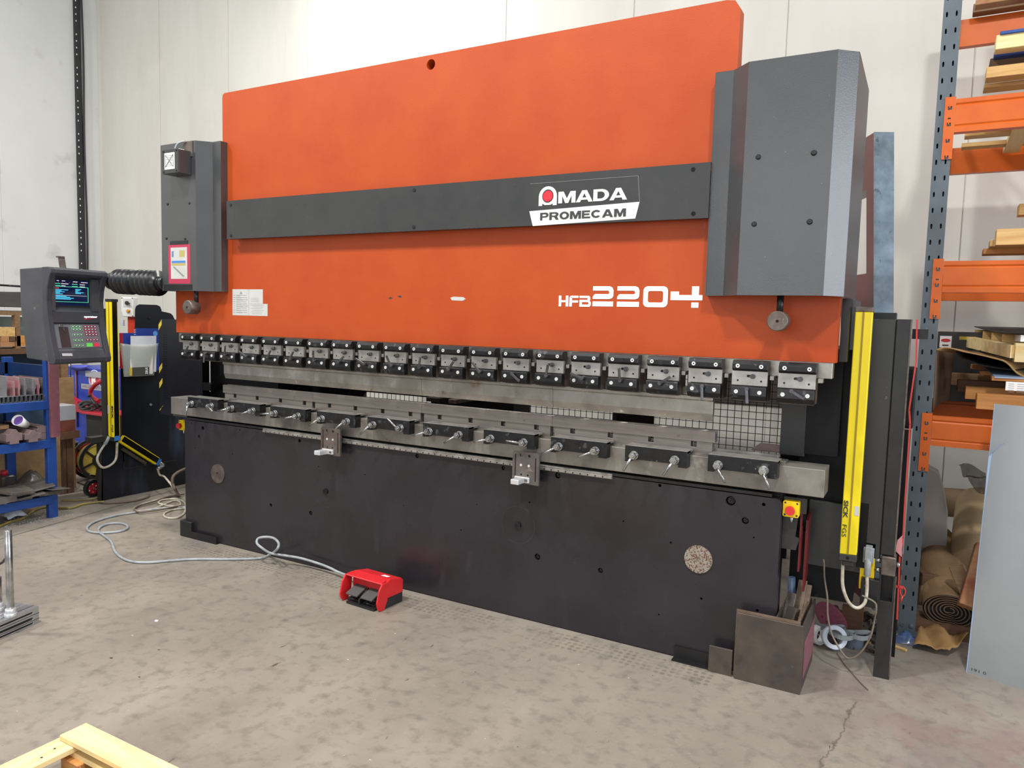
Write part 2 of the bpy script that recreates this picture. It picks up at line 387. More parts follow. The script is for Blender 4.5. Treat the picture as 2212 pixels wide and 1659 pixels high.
# ------------------------------------------------------------------ setting
def floor_material():
    m = bpy.data.materials.new('concrete_floor'); m.use_nodes = True; nt = m.node_tree; N = nt.nodes; L = nt.links; b = N['Principled BSDF']
    tc = N.new('ShaderNodeTexCoord').outputs['Object']
    def noise(s, st=(1, 1, 1), det=8, rg=.6, rot=0):
        mp = N.new('ShaderNodeMapping'); mp.inputs['Scale'].default_value = st; mp.inputs['Rotation'].default_value = (0, 0, rot); L.new(tc, mp.inputs[0])
        n = N.new('ShaderNodeTexNoise'); n.inputs['Scale'].default_value = s; n.inputs['Detail'].default_value = det; n.inputs['Roughness'].default_value = rg
        L.new(mp.outputs[0], n.inputs['Vector']); return n.outputs['Fac']
    def mr(v, a, b_, c=0, d=1):
        r = N.new('ShaderNodeMapRange'); L.new(v, r.inputs[0]); r.inputs[1].default_value = a; r.inputs[2].default_value = b_; r.inputs[3].default_value = c; r.inputs[4].default_value = d; return r.outputs[0]
    def mix(f, a, c):
        x = N.new('ShaderNodeMix'); x.data_type = 'RGBA'; L.new(f, x.inputs[0])
        if isinstance(a, tuple): x.inputs[6].default_value = a
        else: L.new(a, x.inputs[6])
        x.inputs[7].default_value = c; return x.outputs[2]
    def mth(op, a, b_=None):
        n = N.new('ShaderNodeMath'); n.operation = op
        for i, q in enumerate((a, b_)):
            if q is None: continue
            if isinstance(q, (int, float)): n.inputs[i].default_value = q
            else: L.new(q, n.inputs[i])
        return n.outputs[0]
    col = mix(mr(noise(1.1), .38, .62), lin('#948b7f'), lin('#857c72'))
    col = mix(mr(noise(2.2, (1, .35, 1), rot=.35), .5, .8), col, lin('#a0968a'))
    col = mix(mr(noise(14), .5, .75), col, lin('#736b63'))
    col = mix(mr(noise(60, det=4), .62, .9), col, lin('#aaa195'))
    col = mix(mr(noise(.55), .6, .72), col, lin('#756e70'))
    col = mix(mr(noise(26, (1, .25, 1), 4, rot=.6), .69, .73), col, lin('#574d46'))
    col = mix(mr(noise(40, det=3), .735, .75), col, lin('#3c3632'))
    col = mix(mr(noise(30, det=3), .745, .76), col, lin('#d8d0c4'))
    sp = N.new('ShaderNodeSeparateXYZ'); L.new(tc, sp.inputs[0]); X, Y = sp.outputs[0], sp.outputs[1]
    # checker-tread prints beside the machine
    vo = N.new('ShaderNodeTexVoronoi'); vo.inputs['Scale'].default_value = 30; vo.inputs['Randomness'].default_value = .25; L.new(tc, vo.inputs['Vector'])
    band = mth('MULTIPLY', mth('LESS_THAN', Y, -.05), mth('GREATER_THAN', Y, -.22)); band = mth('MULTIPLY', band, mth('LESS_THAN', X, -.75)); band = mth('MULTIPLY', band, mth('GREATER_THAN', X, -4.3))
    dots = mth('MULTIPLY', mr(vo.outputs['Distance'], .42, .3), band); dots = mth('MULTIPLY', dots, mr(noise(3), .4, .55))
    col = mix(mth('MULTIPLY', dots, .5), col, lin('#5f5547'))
    # saw-cut joint and hairline crack
    def line(x0, y0, x1, y1, wd, wob=0):
        ln = math.hypot(x1-x0, y1-y0); a, c = (y1-y0)/ln, -(x1-x0)/ln
        d = mth('ADD', mth('MULTIPLY', X, a), mth('MULTIPLY', Y, c)); d = mth('SUBTRACT', d, a*x0+c*y0)
        if wob: d = mth('ADD', d, mth('MULTIPLY', mth('SUBTRACT', noise(6, det=5), .5), wob))
        return mr(mth('ABSOLUTE', d), wd, 0)
    j = mth('MULTIPLY', line(-5.472, -.758, -5.658, .156, .016), mth('LESS_THAN', X, -5))
    col = mix(mth('MULTIPLY', j, .75), col, lin('#3f3a35'))
    ck = mth('MULTIPLY', line(-.17, -.05, -.29, -.95, .006, .12), mth('LESS_THAN', Y, -.0)); ck = mth('MULTIPLY', ck, mth('GREATER_THAN', X, -.6))
    col = mix(mth('MULTIPLY', ck, .7), col, lin('#4a4038'))
    red = mth('MULTIPLY', mr(X, -.45, .1), mr(noise(4), .45, .6)); red = mth('MULTIPLY', red, mr(Y, .7, .1))
    col = mix(mth('MULTIPLY', red, .45), col, lin('#8a6a66'))
    L.new(col, b.inputs['Base Color']); L.new(mr(noise(3), .3, .7, .38, .62), b.inputs['Roughness'])
    bn = N.new('ShaderNodeBump'); bn.inputs['Strength'].default_value = .25; bn.inputs['Distance'].default_value = .004; L.new(noise(35), bn.inputs['Height']); L.new(bn.outputs[0], b.inputs['Normal'])
    b.inputs['Specular IOR Level'].default_value = .4
    return m
struct(MB().box(-12, 7, -9.8, 2.62, -.15, 0).build('floor', floor_material()))
wallm = mat('panel_wall', '#cfccc2', '#dad8cf', 1.2, rough=.5, stretch=(1.5, 1.5, .25), marks=[('#dad7ce', 1.6, .56, .2), ('#beb9ab', 5, .69, .16, (2, 2, .12)), ('#b7ad98', 30, .77, .02)], bump=.1, bscale=5)
wallm2 = mat('panel_wall_side', '#cfcfcc', '#d6d6d3', 1.0, rough=.5, marks=[('#c2c1bb', 3, .62, .15)], bump=.1, bscale=5)
# back wall: insulated panels with a shallow groove at every 1.2 m seam
prof = [(-9.45, 2.62), (-9.45, 2.5)]
for k in range(1, 14):
    xs = -9.45+1.2*k; prof += [(xs-.005, 2.5), (xs-.003, 2.509), (xs+.003, 2.509), (xs+.005, 2.5)]
prof += [(7, 2.5), (7, 2.62)]
struct(MB().prism(prof, lambda u, v, w: (u, v, w), 0, 6.6).build('wall_back', wallm))
prof = [(-9.57, -9.8), (-9.45, -9.8)]
for k in range(9, 0, -1):
    ys = 2.5-1.2*k; prof += [(-9.45, ys-.006), (-9.456, ys-.002), (-9.456, ys+.002), (-9.45, ys+.006)]
prof += [(-9.45, 2.5), (-9.57, 2.5)]
struct(MB().prism(prof, lambda u, v, w: (u, v, w), 0, 6.6).build('wall_left', wallm2))
struct(MB().box(-9.45, -9.425, 2.475, 2.5, 0, 6.6).build('trim_1', wallm))
c = thing('cable_conduit', 'black slotted cable duct running up the white side wall near the corner', 'conduit', (-9.43, 2.22, 1.0))
B = MB().box(-9.45, -9.41, 2.18, 2.25, .9, 6.5); B.build('duct', 'black_plastic', c)
MB().tube([(-9.40, 2.262+.006*math.sin(z*3), z) for z in [1+.2*i for i in range(27)]], .012, 6).build('cable', 'black_plastic', c)
B = MB()
for i in range(60):
    z = 1.6+i*.08
    if i % 5 != 3: B.box(-9.409, -9.407, 2.186, 2.196, z, z+.018)
sl = B.build('slot_row', 'white_paint', c); sl['kind'] = 'stuff'

# ------------------------------------------------------------------ press brake
pb = thing('press_brake', 'large orange and charcoal hydraulic press brake filling the middle of the hall', 'press brake', (-2.5, 0, 0))
RY = 0.0
ram_out = [(-4.612, 1.447), (-.333, 1.447), (-.333, 1.9), (-.806, 1.9), (-.806, 2.975), (-.83, 3.012), (-.87, 3.02)] + [(-4.10, 3.018), (-4.118, 3.01), (-4.123, 2.99), (-4.123, 1.9), (-4.612, 1.9)]
ram = MB().plate(ram_out, [circ(-2.457, 2.968, .028, 24)], FXZ, RY, RY+.07).build('ram', 'orange_paint', pb)
MB().cyl((-2.457, RY+.068, 2.968), (-2.457, RY+.07, 2.968), .034).build('hole_backing', 'box_edge', ram)
MB().box(-4.59, -.345, RY+.004, RY+.075, 1.378, 1.447).build('tool_rail', 'mild_steel', pb, bev=.0015)
# chipped paint patch
MB().prism([(-2.30, 1.706), (-2.28, 1.712), (-2.215, 1.71), (-2.20, 1.700), (-2.22, 1.690), (-2.29, 1.692)], FXZ, RY-.0008, RY).build('bare_patch', 'sticker_grey', ram)
for pts in ([(-2.73, 1.70), (-2.715, 1.708), (-2.70, 1.702), (-2.715, 1.694)], [(-2.665, 1.712), (-2.645, 1.717), (-2.632, 1.708), (-2.65, 1.704)]):
    MB().prism(pts, FXZ, RY-.0008, RY).build('scratch', 'print_dark', ram)
# name band
band = MB().box(-4.014, -.887, -.062, -.058, 2.068, 2.312); band.box(-4.014, -.887, -.058, -.03, 2.308, 2.312); band.box(-4.014, -.887, -.058, -.03, 2.068, 2.072)
band.box(-4.0, -3.96, -.058, 0, 2.1, 2.28); band.box(-.95, -.9, -.058, 0, 2.1, 2.28); band.box(-2.6, -2.55, -.058, 0, 2.1, 2.28)
band = band.build('name_band', 'charcoal_paint', pb)
for x, z in ((-3.975, 2.285), (-3.975, 2.09), (-2.51, 2.29), (-2.51, 2.09)):
    MB().cyl((x, -.066, z), (x, -.061, z), .009, n=12).build('bolt', 'black_paint', band)
for x, z in ((-.965, 2.285), (-.955, 2.09)):
    MB().cyl((x, -.0632, z), (x, -.0618, z), .010, n=14).build('bolt_hole', 'dark_hole', band)
W = -.0625
MB().prism([(-1.79, 2.140), (-1.21, 2.156), (-1.228, 2.080), (-1.768, 2.066)], FXZ, W-.001, W+.0005).build('badge_plate', 'ivory_box', band)
fr = MB()
for a, b_ in (((-1.79, 2.275), (-1.222, 2.275)), ((-1.222, 2.275), (-1.21, 2.158))):
    fr.bar((a[0], W, a[1]), (b_[0], W, b_[1]), .0015, .0015, (0, 1, 0))
fr.build('badge_outline', 'print_grey', band)
letters('PROMECAM', FXZ, -1.727, -1.275, 2.092, 2.129, W-.001, 'print_dark', band)
letters('MADA', FXZ, -1.630, -1.272, 2.170, 2.226, W, 'ivory_box', band, gap=.03)
# round-topped A with a red eye
arch = [(-1.738, 2.163), (-1.738, 2.21)] + [(-1.688+.05*math.cos(math.radians(a)), 2.208+.049*math.sin(math.radians(a))) for a in range(165, 14, -15)] + [(-1.638, 2.21), (-1.638, 2.163), (-1.660, 2.163), (-1.660, 2.172), (-1.672, 2.166), (-1.704, 2.166), (-1.718, 2.174), (-1.718, 2.163)]
MB().plate(arch, [circ(-1.688, 2.209, .0315, 28, .0325)], FXZ, W-.0015, W).build('lettering', 'ivory_box', band)
MB().cyl((-1.688, W-.002, 2.209), (-1.688, W, 2.209), .027, n=28).build('logo_dot', 'logo_red', band)
# model number, stencil lettering
def stroke(polys, name='lettering'):
    B = MB()
    for p in polys: B.prism(p, FXZ, RY-.0015, RY)
    return B.build(name, 'pure_white', ram)
def R(x0, x1, z0, z1): return [(x0, z0), (x1, z0), (x1, z1), (x0, z1)]
z0, z1 = 1.671, 1.769
def two(x, wd):
    t = .021
    return [[(x, z1), (x+wd-.02, z1), (x+wd-.006, z1-.006), (x+wd, z1-.02), (x+wd, z0+.052), (x+wd-.006, z0+.041), (x+wd-.02, z0+.036), (x+.0, z0+.036), (x, z0+.046), (x+.008, z0+.058), (x+.014, z0+.060), (x+wd-.026, z0+.060), (x+wd-.020, z0+.067), (x+wd-.026, z1-t), (x, z1-t)], R(x, x+wd, z0, z0+.024)]
stroke(two(-1.455, .108)); stroke(two(-1.327, .112))
zo = rrect(-1.195, -1.075, z0, z1, .022); zi = rrect(-1.172, -1.098, z0+.022, z1-.022, .01)
MB().plate(zo, [zi], FXZ, RY-.0015, RY).build('lettering', 'pure_white', ram)
stroke([[(-1.062, z0+.034), (-.912, z0+.034), (-.912, z0+.058), (-.929, z0+.058), (-.929, z1), (-.962, z1), (-.962, z0+.058), (-1.022, z0+.058), (-1.022, z0+.074), (-1.062, z0+.074)], R(-.962, -.929, z0, z0+.024)])
h0, h1 = 1.668, 1.722
stroke([R(-1.640, -1.626, h0, h1), R(-1.626, -1.601, h0+.021, h0+.031), R(-1.601, -1.587, h0, h1)])
stroke([R(-1.581, -1.567, h0, h1-.008), [(-1.581, h1-.008), (-1.567, h1-.011), (-1.532, h1-.011), (-1.532, h1), (-1.573, h1)], R(-1.567, -1.534, h0+.020, h0+.031)])
MB().plate([(-1.526, h0), (-1.526, h0+.034), (-1.484, h0+.034), (-1.481, h0+.038), (-1.484, h1-.011), (-1.526, h1-.011), (-1.526, h1), (-1.474, h1), (-1.468, h1-.008), (-1.468, h0+.036), (-1.471, h0+.029), (-1.464, h0+.022), (-1.464, h0+.008), (-1.471, h0)], [[(-1.512, h0+.011), (-1.479, h0+.011), (-1.477, h0+.014), (-1.477, h0+.020), (-1.480, h0+.023), (-1.512, h0+.023)]], FXZ, RY-.0015, RY).build('lettering', 'pure_white', ram)
# safety sticker
stk = MB().prism([(-4.036, 1.577), (-3.710, 1.577), (-3.710, 1.655), (-3.752, 1.655), (-3.752, 1.748), (-4.036, 1.748)], FXZ, RY-.001, RY).build('safety_sticker', 'sticker_grey', ram)
B = MB()
for i in range(9):
    z = 1.708-i*.0138
    B.box(-4.028, -4.012+.004*(i % 2), RY-.0014, RY-.001, z-.0016, z+.0016); B.box(-4.0, -3.905+.006*((i*7) % 3), RY-.0014, RY-.001, z-.0012, z+.0014); B.box(-4.0, -3.96+.01*(i % 3), RY-.0014, RY-.001, z-.0045, z-.0028)
for i in range(6): B.box(-3.86+.01*(i % 2), -3.74-.01*(i % 3), RY-.0014, RY-.001, 1.645-i*.011, 1.6465-i*.011)
for i in range(3): B.box(-3.86, -3.79, RY-.0014, RY-.001, 1.69-i*.01, 1.6915-i*.01)
B.box(-3.882, -3.8808, RY-.0014, RY-.001, 1.577, 1.748); B.box(-3.88, -3.752, RY-.0014, RY-.001, 1.6545, 1.6555)
B.prism([(-3.966, 1.716), (-3.94, 1.716), (-3.953, 1.737)], FXZ, RY-.0014, RY-.001)
B.build('printed_lines', 'print_grey', ram)['kind'] = 'stuff'

# cylinder covers
def cover(pts, z0, z1, name):   # pts: plan outline of the folded sheet, hall side
    t = .004; n = len(pts)
    out = [Vector((*p, 0)) for p in pts]; inn = [Vector((p[0]*1.0, p[1]+t, 0)) for p in pts]
    B = MB()
    for i in range(n-1):
        a, b_ = out[i], out[i+1]; d = (b_-a).normalized(); nn = Vector((-d.y, d.x, 0))*t
        if nn.y < 0: nn = -nn
        if abs(nn.y) < 1e-5: nn = Vector((-t if a.x > -2 else t, 0, 0))
        B.add([(a.x, a.y, z0), (b_.x, b_.y, z0), (b_.x, b_.y, z1), (a.x, a.y, z1), (a.x+nn.x, a.y+nn.y, z0), (b_.x+nn.x, b_.y+nn.y, z0), (b_.x+nn.x, b_.y+nn.y, z1), (a.x+nn.x, a.y+nn.y, z1)],
              [(0, 1, 2, 3), (5, 4, 7, 6), (0, 4, 5, 1), (3, 2, 6, 7), (1, 5, 6, 2), (0, 3, 7, 4)])
    # top lid
    back = max(p[1] for p in pts)
    B.prism([(p[0], p[1]+.001) for p in pts]+([(pts[0][0], back)] if pts[-1][1] == back else [(pts[0][0], back)]), lambda u, v, w_: (u, v, w_), z1-.004, z1)
    return B.build(name, 'cover_paint', pb, bev=.001)
cr = cover([(-.884, 0), (-.884, -.052), (-.808, -.056), (-.729, -.132), (-.384, -.130), (-.312, -.063), (-.312, .474)], 1.724, 2.697, 'cylinder_cover')
for px, py in ((1638, 339), (1758, 330), (1629, 484), (1749, 479)):
    p = at(px, py, y=-.131); MB().cyl((p.x, -.131, p.z), (p.x, -.137, p.z), .012, .008, n=16).build('screw', 'black_paint', cr)
cl = cover([(-4.581, .474), (-4.581, -.127), (-4.227, -.129), (-4.155, -.053), (-4.081, -.053), (-4.081, 0)], 1.730, 2.700, 'cylinder_cover')
for px, py in ((362, 441), (409, 439), (359.5, 515), (400, 516)):
    p = at(px, py, y=-.128); MB().cyl((p.x, -.128, p.z), (p.x, -.133, p.z), .009, .006, n=14).build('screw', 'black_paint', cl)
MB().cyl((-4.084, -.026, 2.668), (-4.079, -.026, 2.668), .012, n=16).build('plug', 'bright_red_paint', cl)
# side sheet below the right cover's rear
MB().box(-.330, -.288, .20, .50, 1.50, 1.722).build('cylinder_housing', 'cover_paint', pb)
MB().box(-.33, -.30, .08, .2, 1.45, 1.722).build('ram_guide', 'black_paint', pb)
# poster taped to the left cover
px_ = MB().box(-4.509, -4.288, -.1295, -.1275, 1.778, 2.037).build('warning_poster', mat('poster_pink', '#b5304f', rough=.4), cl)
q = MB().box(-4.484, -4.318, -.1303, -.1295, 1.81, 2.018).build('poster_page', 'sticker_grey', cl)
MB().box(-4.474, -4.334, -.1308, -.1303, 1.915, 1.930).build('poster_band', 'cap_blue', cl)
MB().box(-4.474, -4.334, -.1308, -.1303, 1.898, 1.915).build('poster_band', 'poster_yellow', cl)
MB().box(-4.474, -4.454, -.1308, -.1303, 1.955, 1.995).build('poster_figure', 'poster_blue', cl)
MB().box(-4.395, -4.34, -.1308, -.1303, 1.955, 1.998).build('poster_figure', 'poster_yellow', cl)
MB().prism([(-4.465, 1.890), (-4.448, 1.893), (-4.345, 1.828), (-4.36, 1.822)], FXZ, -.1308, -.1303).build('poster_figure', 'print_grey', cl)
MB().box(-4.49, -4.31, -.1305, -.1275, 2.037, 2.062).build('tape_strip', 'black_paint', cl)
MB().box(-4.56, -4.27, -.1305, -.1275, 1.735, 1.772).build('tape_strip', 'black_paint', cl)
# alarm box on the left cover
ab = thing('junction_box', 'small dark box with a crossed-out printed notice on the left cylinder cover', 'box', (-4.35, -.2, 2.55))
MB().box(-4.428, -4.268, -.222, -.13, 2.482, 2.634).build('housing', 'cover_paint', ab, bev=.002)
MB().box(-4.428, -4.268, -.226, -.222, 2.482, 2.634).build('front_plate', 'charcoal_paint', ab, bev=.001)
MB().box(-4.34, -4.25, -.1335, -.129, 2.60, 2.70).build('mounting_plate', 'old_steel', ab)
nt_ = MB().box(-4.402, -4.302, -.2275, -.226, 2.508, 2.612).build('notice', 'pure_white', ab)
B = MB()
for a, b_ in (((-4.392, 2.60), (-4.313, 2.522)), ((-4.392, 2.522), (-4.313, 2.60)), ((-4.392, 2.522), (-4.392, 2.60)), ((-4.313, 2.522), (-4.313, 2.60))): B.bar((a[0], -.2283, a[1]), (b_[0], -.2283, b_[1]), .001, .004, (0, 1, 0))
for i in range(7): B.bar((-4.385, -.2283, 2.53+i*.0105), (-4.32, -.2283, 2.53+i*.0105), .001, .0015, (0, 1, 0))
B.build('printed_cross', 'print_dark', ab)
for x in (-4.412, -4.284):
    for z in (2.494, 2.622): MB().cyl((x, -.229, z), (x, -.226, z), .005, n=8).build('screw', 'dark_hole', ab)
MB().tube(smooth([(-4.375, -.16, 2.634), (-4.375, -.165, 2.66), (-4.355, -.155, 2.69), (-4.31, -.14, 2.70)], 6), .006, 8).build('cable', 'cable_grey', ab)
# depth stop handles hanging below the covers
def stop(x, yk, zk, r, rodtop, xr):
    s = MB().cyl((xr, yk+.03, zk+r*.6), (xr, yk+.03, rodtop), .014, n=16).build('stop_rod', 'blackened_steel', pb)
    MB().cyl((x, yk-.03, zk), (x, yk+.045, zk), r, n=36).build('stop_knob', 'old_steel', s, bev=.003)
    MB().cyl((x, yk-.032, zk), (x, yk-.029, zk), .006, n=12).build('centre_hole', 'dark_hole', s)
stop(-.554, -.12, 1.617, .042, 1.735, -.556); stop(-4.285, -.13, 1.622, .046, 1.74, -4.268)

# tool clamps under the ram
ANG = [45, -88, 75, 152, 50, 52, 85, 35, 152, 115, 76, 50, 130, -35, 76, 158, 92, 34, -85, -84, -27]
pitch = (.0 + (4.474-.748-.198)/19)
X0 = [-4.472+i*(4.472-.550)/20 for i in range(21)]
def hexagon(B, c, r, y0, y1): B.prism([(c[0]+r*math.cos(math.radians(60*i)), c[1]+r*math.sin(math.radians(60*i))) for i in range(6)], FXZ, y0, y1)
proto = {}
for i, x in enumerate(X0):
    zs = [0, .004][i % 2]*0
    tc_ = MB()
    slot = rrect(x+.060, x+.090, 1.3685, 1.3795, .0054, 3)
    tc_.plate([(x-.004, 1.333), (x+.148, 1.333), (x+.148, 1.408), (x-.004, 1.408)], [slot, circ(x+.022, 1.353, .0045, 10), circ(x+.122, 1.353, .0045, 10)], FXZ, -.050, -.030)
    tc_ = tc_.build('tool_clamp', 'plate_steel', pb)
    MB().box(x+.002, x+.142, -.030, .085, 1.262, 1.377).build('holder_body', 'old_steel', tc_, bev=.001)
    MB().prism([(-.060, 1.443), (-.074, 1.426), (-.074, 1.406), (-.062, 1.396), (-.012, 1.396), (-.012, 1.443)], FYZ, x, x+.150).build('upper_bar', 'blackened_steel', tc_, bev=.0012)
    MB().prism([(-.066, 1.329), (-.070, 1.325), (-.074, 1.289), (-.060, 1.268), (-.032, 1.268), (-.032, 1.329)], FYZ, x-.002, x+.148).build('lower_bar', 'blackened_steel', tc_, bev=.0012)
    for sx, sz in ((.024, 1.4185), (.124, 1.4185), (.022, 1.305), (.122, 1.305)):
        B = MB(); B.ring((x+sx, -.0725, sz), (0, -1, 0), .0088, .0035, .004, 16); B.cyl((x+sx, -.073, sz), (x+sx, -.0735, sz), .0036, n=8); B.build('screw', 'white_screw', tc_)
    B = MB(); B.cyl((x+.086, -.050, 1.3735), (x+.086, -.062, 1.3735), .0105, n=18); B.cyl((x+.086, -.062, 1.3735), (x+.086, -.066, 1.3735), .006, n=12); B.build('adjusting_bolt', 'lever_steel', tc_)
    MB().box(x+.155, x+.173, -.036, .02, 1.360, 1.379).build('wedge_block', 'mild_steel', tc_, bev=.001)
    a = math.radians(ANG[i]); d = Vector((math.cos(a), 0, math.sin(a))); pv = Vector((x+.070, -.085, 1.318))
    if i == 20: pv = Vector((x+.058, -.085, 1.322))
    B = MB(); B.cyl(pv+Vector((0, .015, 0)), pv-Vector((0, .008, 0)), .0085, n=16)
    B.bar(pv-Vector((0, .004, 0)), pv+d*.062-Vector((0, .012, 0)), .012, .007, (0, 1, 0)); B.build('lever', 'lever_steel', tc_, bev=.001)

# punches held by the clamps, dies on the table: four each
PXS = [-4.183, -3.352, -2.52, -1.68, -.851]
words = ['left end', 'second from the left end', 'second from the right end', 'right end']
pnear = ['first', 'second', 'third', 'last']
for k in range(4):
    a, b_ = PXS[k]+.0006, PXS[k+1]-.0006
    P_ = [(.045, 1.300), (.045, 1.263), (.036, 1.262), (.036, 1.245), (.046, 1.238), (.046, 1.180), (.058, 1.145), (.062, 1.145), (.078, 1.180), (.078, 1.262), (.072, 1.263), (.072, 1.300)]
    o = MB().prism(P_, FYZ, a, b_).build('punch', 'mild_steel', None, bev=.0012)
    tag(o, 'long steel punch bar clamped under the ram, %s of the four' % ['leftmost', 'second from left', 'second from right', 'rightmost'][k], 'punch', 'upper punch bars clamped under the ram')
DXS = [-4.193, -3.36, -2.515, -1.68, -.835]
slots = [-4.081, -3.867, -3.652, -3.439, -3.227, -3.017, -2.806, -2.6, -2.394, -2.186, -1.978, -1.774, -1.564, -1.357, -1.146, -.935]
for k in range(4):
    a, b_ = DXS[k]+.0006, DXS[k+1]-.0006
    d = thing('die', 'steel lower V die clamped on the table, %s of the four in line' % ['leftmost', 'second from left', 'second from right', 'rightmost'][k], 'die', (a, .07, .985), 0, 'lower dies clamped on the bed table')
    H = [(.045, 1.046), (.045, 1.100), (.062, 1.100), (.072, 1.086), (.082, 1.100), (.099, 1.100), (.099, 1.046)]
    MB().prism(H, FYZ, a, b_).build('die_head', 'die_steel', d, bev=.0012)
    xs = [s_ for s_ in slots if a < s_ < b_]; out = [(a+.012, .985), (b_-.012, .985)]
    out.append((b_-.012, 1.046))
    for s_ in xs[::-1]: out += [(s_+.014, 1.046), (s_+.014, 1.018), (s_-.014, 1.018), (s_-.014, 1.046)]
    out.append((a+.012, 1.046))
    MB().prism(out, FXZ, .052, .092).build('die_foot', 'die_steel', d, bev=.001)
    for s_ in xs: MB().box(s_-.005, s_+.010, .070, .09, 1.020, 1.036).build('slot_nut', 'dusty_steel', d)

# table (die block) and its clamps
tb = MB().box(-4.682, -.348, 0, .160, .863, .984).build('die_table', 'table_steel', pb, bev=.002)
MB().box(-4.50, -.52, .05, .14, .984, .992).build('table_key', 'table_steel', pb)
MB().box(-.86, -.56, .105, .125, .992, 1.012).build('stop_bar', 'plate_steel', pb, bev=.001)
MB().box(-4.7, -4.55, .03, .13, .845, .863).build('table_shim', 'dusty_steel', pb)
EB = [(-90, -20), (-165, -160), (-176, -168), (-145, -140), (-135, 135), (-160, -145), (-165, 175), (-150, -155), (-115, -118), (-55, -62)]
for i in range(10):
    x = -4.43+i*(4.43-.838)/9
    out = [(x, .930), (x+.047, .930), (x+.047, .952), (x+.062, .952)]
    out = [(x, .930), (x+.030, .930), (x+.036, .944), (x+.068, .944), (x+.074, .930)]
    out = [(x, 1.008), (x, .930), (x+.028, .930), (x+.033, .942), (x+.066, .942), (x+.066, .944), (x+.225, .944), (x+.225, .942), (x+.262, .942), (x+.262, .930), (x+.304, .930), (x+.304, 1.008)]
    k = MB().prism(out, FXZ, -.052, 0).build('die_clamp', 'blackened_steel', pb, bev=.0015)
    MB().box(x, x+.304, -.05, .045, .998, 1.0085).build('clamp_lip', 'plate_steel', k, bev=.001)
    for j, bx in enumerate((x+.048, x+.247)):
        a = math.radians(EB[i][j]); bz = .964
        if i == 0 and j == 0: bx = x+.045
        c0 = Vector((bx, -.052, bz)); B = MB()
        B.cyl(c0, c0+Vector((0, -.006, 0)), .021, n=22); B.cyl(c0+Vector((0, -.006, 0)), c0+Vector((0, -.018, 0)), .016, n=22)
        hexagon(B, (bx, bz), .0175, -.086, -.070); B.cyl(c0+Vector((0, -.034, 0)), c0+Vector((0, -.046, 0)), .009, n=14)
        dd = Vector((math.cos(a), -.25, math.sin(a))).normalized()
        B.cyl(c0+Vector((0, -.034, 0)), c0+Vector((0, -.034, 0))+dd*.082, .0062, .0052, n=12)
        B.build('clamp_bolt', 'bright_zinc', k)

# bed
bh = [(-4.344, .79, .014), (-4.383, .728, .011), (-4.46, .815, .005), (-3.973, .813, .005), (-3.428, .797, .012), (-2.509, .803, .013), (-1.939, .802, .011), (-1.615, .803, .016), (-4.428, .642, .004), (-4.047, .642, .004), (-3.266, .65, .004), (-2.893, .647, .004), (-3.684, .344, .012), (-3.331, .345, .014), (-1.718, .355, .017), (-1.361, .35, .014), (-1.074, .822, .008), (-.739, .795, .022), (-.593, .812, .008), (-.669, .714, .016), (-.628, .643, .004), (-.85, .312, .006), (-.595, .31, .007), (-1.774, .639, .005), (-1.008, .554, .005), (-2.6, .5, .003), (-2.1, .58, .003), (-1.25, .62, .004), (-2.2, .42, .004), (-1.05, .19, .004)]
bh[18] = (-.593, .800, .008)
bed = MB().plate(rrect(-4.534, -.517, .006, .833, .028, 5, (1, 0, 0, 0)), [circ(x, z, r, 16) for x, z, r in bh], FXZ, 0, .05).build('bed', 'bed_paint', pb)
MB().box(-4.53, -.522, .052, .14, .0, .85).build('bed_core', 'black_frame', pb)
MB().box(-4.52, -.56, .0, .05, .838, .852).build('bed_lip', 'black_paint', pb)
for x, z, r in bh:
    if r in (.022, .017, .016, .014, .013, .011) and x not in (-4.344,):
        B = MB(); B.cyl((x, .012, z), (x, .05, z), r*.72, n=16); B.ring((x, .008, z), (0, -1, 0), r*.42, r*.2, .004, 12); B.build('socket_bolt', 'black_paint', bed)
for x, m in ((-4.190, 'disc_rusty'), (-.872, 'disc_rusty')):
    z = .490 if x < -2 else .498
    B = MB(); B.ring((x, 0, z), (0, -1, 0), .066, .011, .006, 40); B.cyl((x, -.0005, z), (x, -.001, z), .012, n=16)
    B.build('pivot_disc', 'old_steel' if x < -2 else 'disc_rusty', pb)
for x, z in ((-3.203, .503), (-1.839, .507)):
    MB().ring((x, 0, z), (0, -1, 0), .1005, .0992, .0008, 64).build('cover_ring', 'lever_steel', bed)
    B = MB(); B.ring((x, 0, z), (0, -1, 0), .018, .008, .010, 20); B.cyl((x, -.002, z), (x, -.008, z), .010, n=10); B.build('grease_plug', 'blackened_steel', bed)
B = MB(); B.box(-4.56, -4.44, -.03, .02, 0, .115); B.build('levelling_foot', 'black_paint', pb, bev=.004)
B = MB(); B.prism([(-.03, 0), (-.03, .05), (-.022, .05), (-.022, .008), (0, .008), (0, 0)], FYZ, -4.44, -4.18); B.build('floor_angle', 'black_paint', pb)
B = MB(); B.prism([(-.05, 0), (-.05, .006), (-.012, .006), (-.012, .06), (-.002, .06), (-.002, 0)], FYZ, -.965, -.78); B.build('floor_angle', 'black_paint', pb)

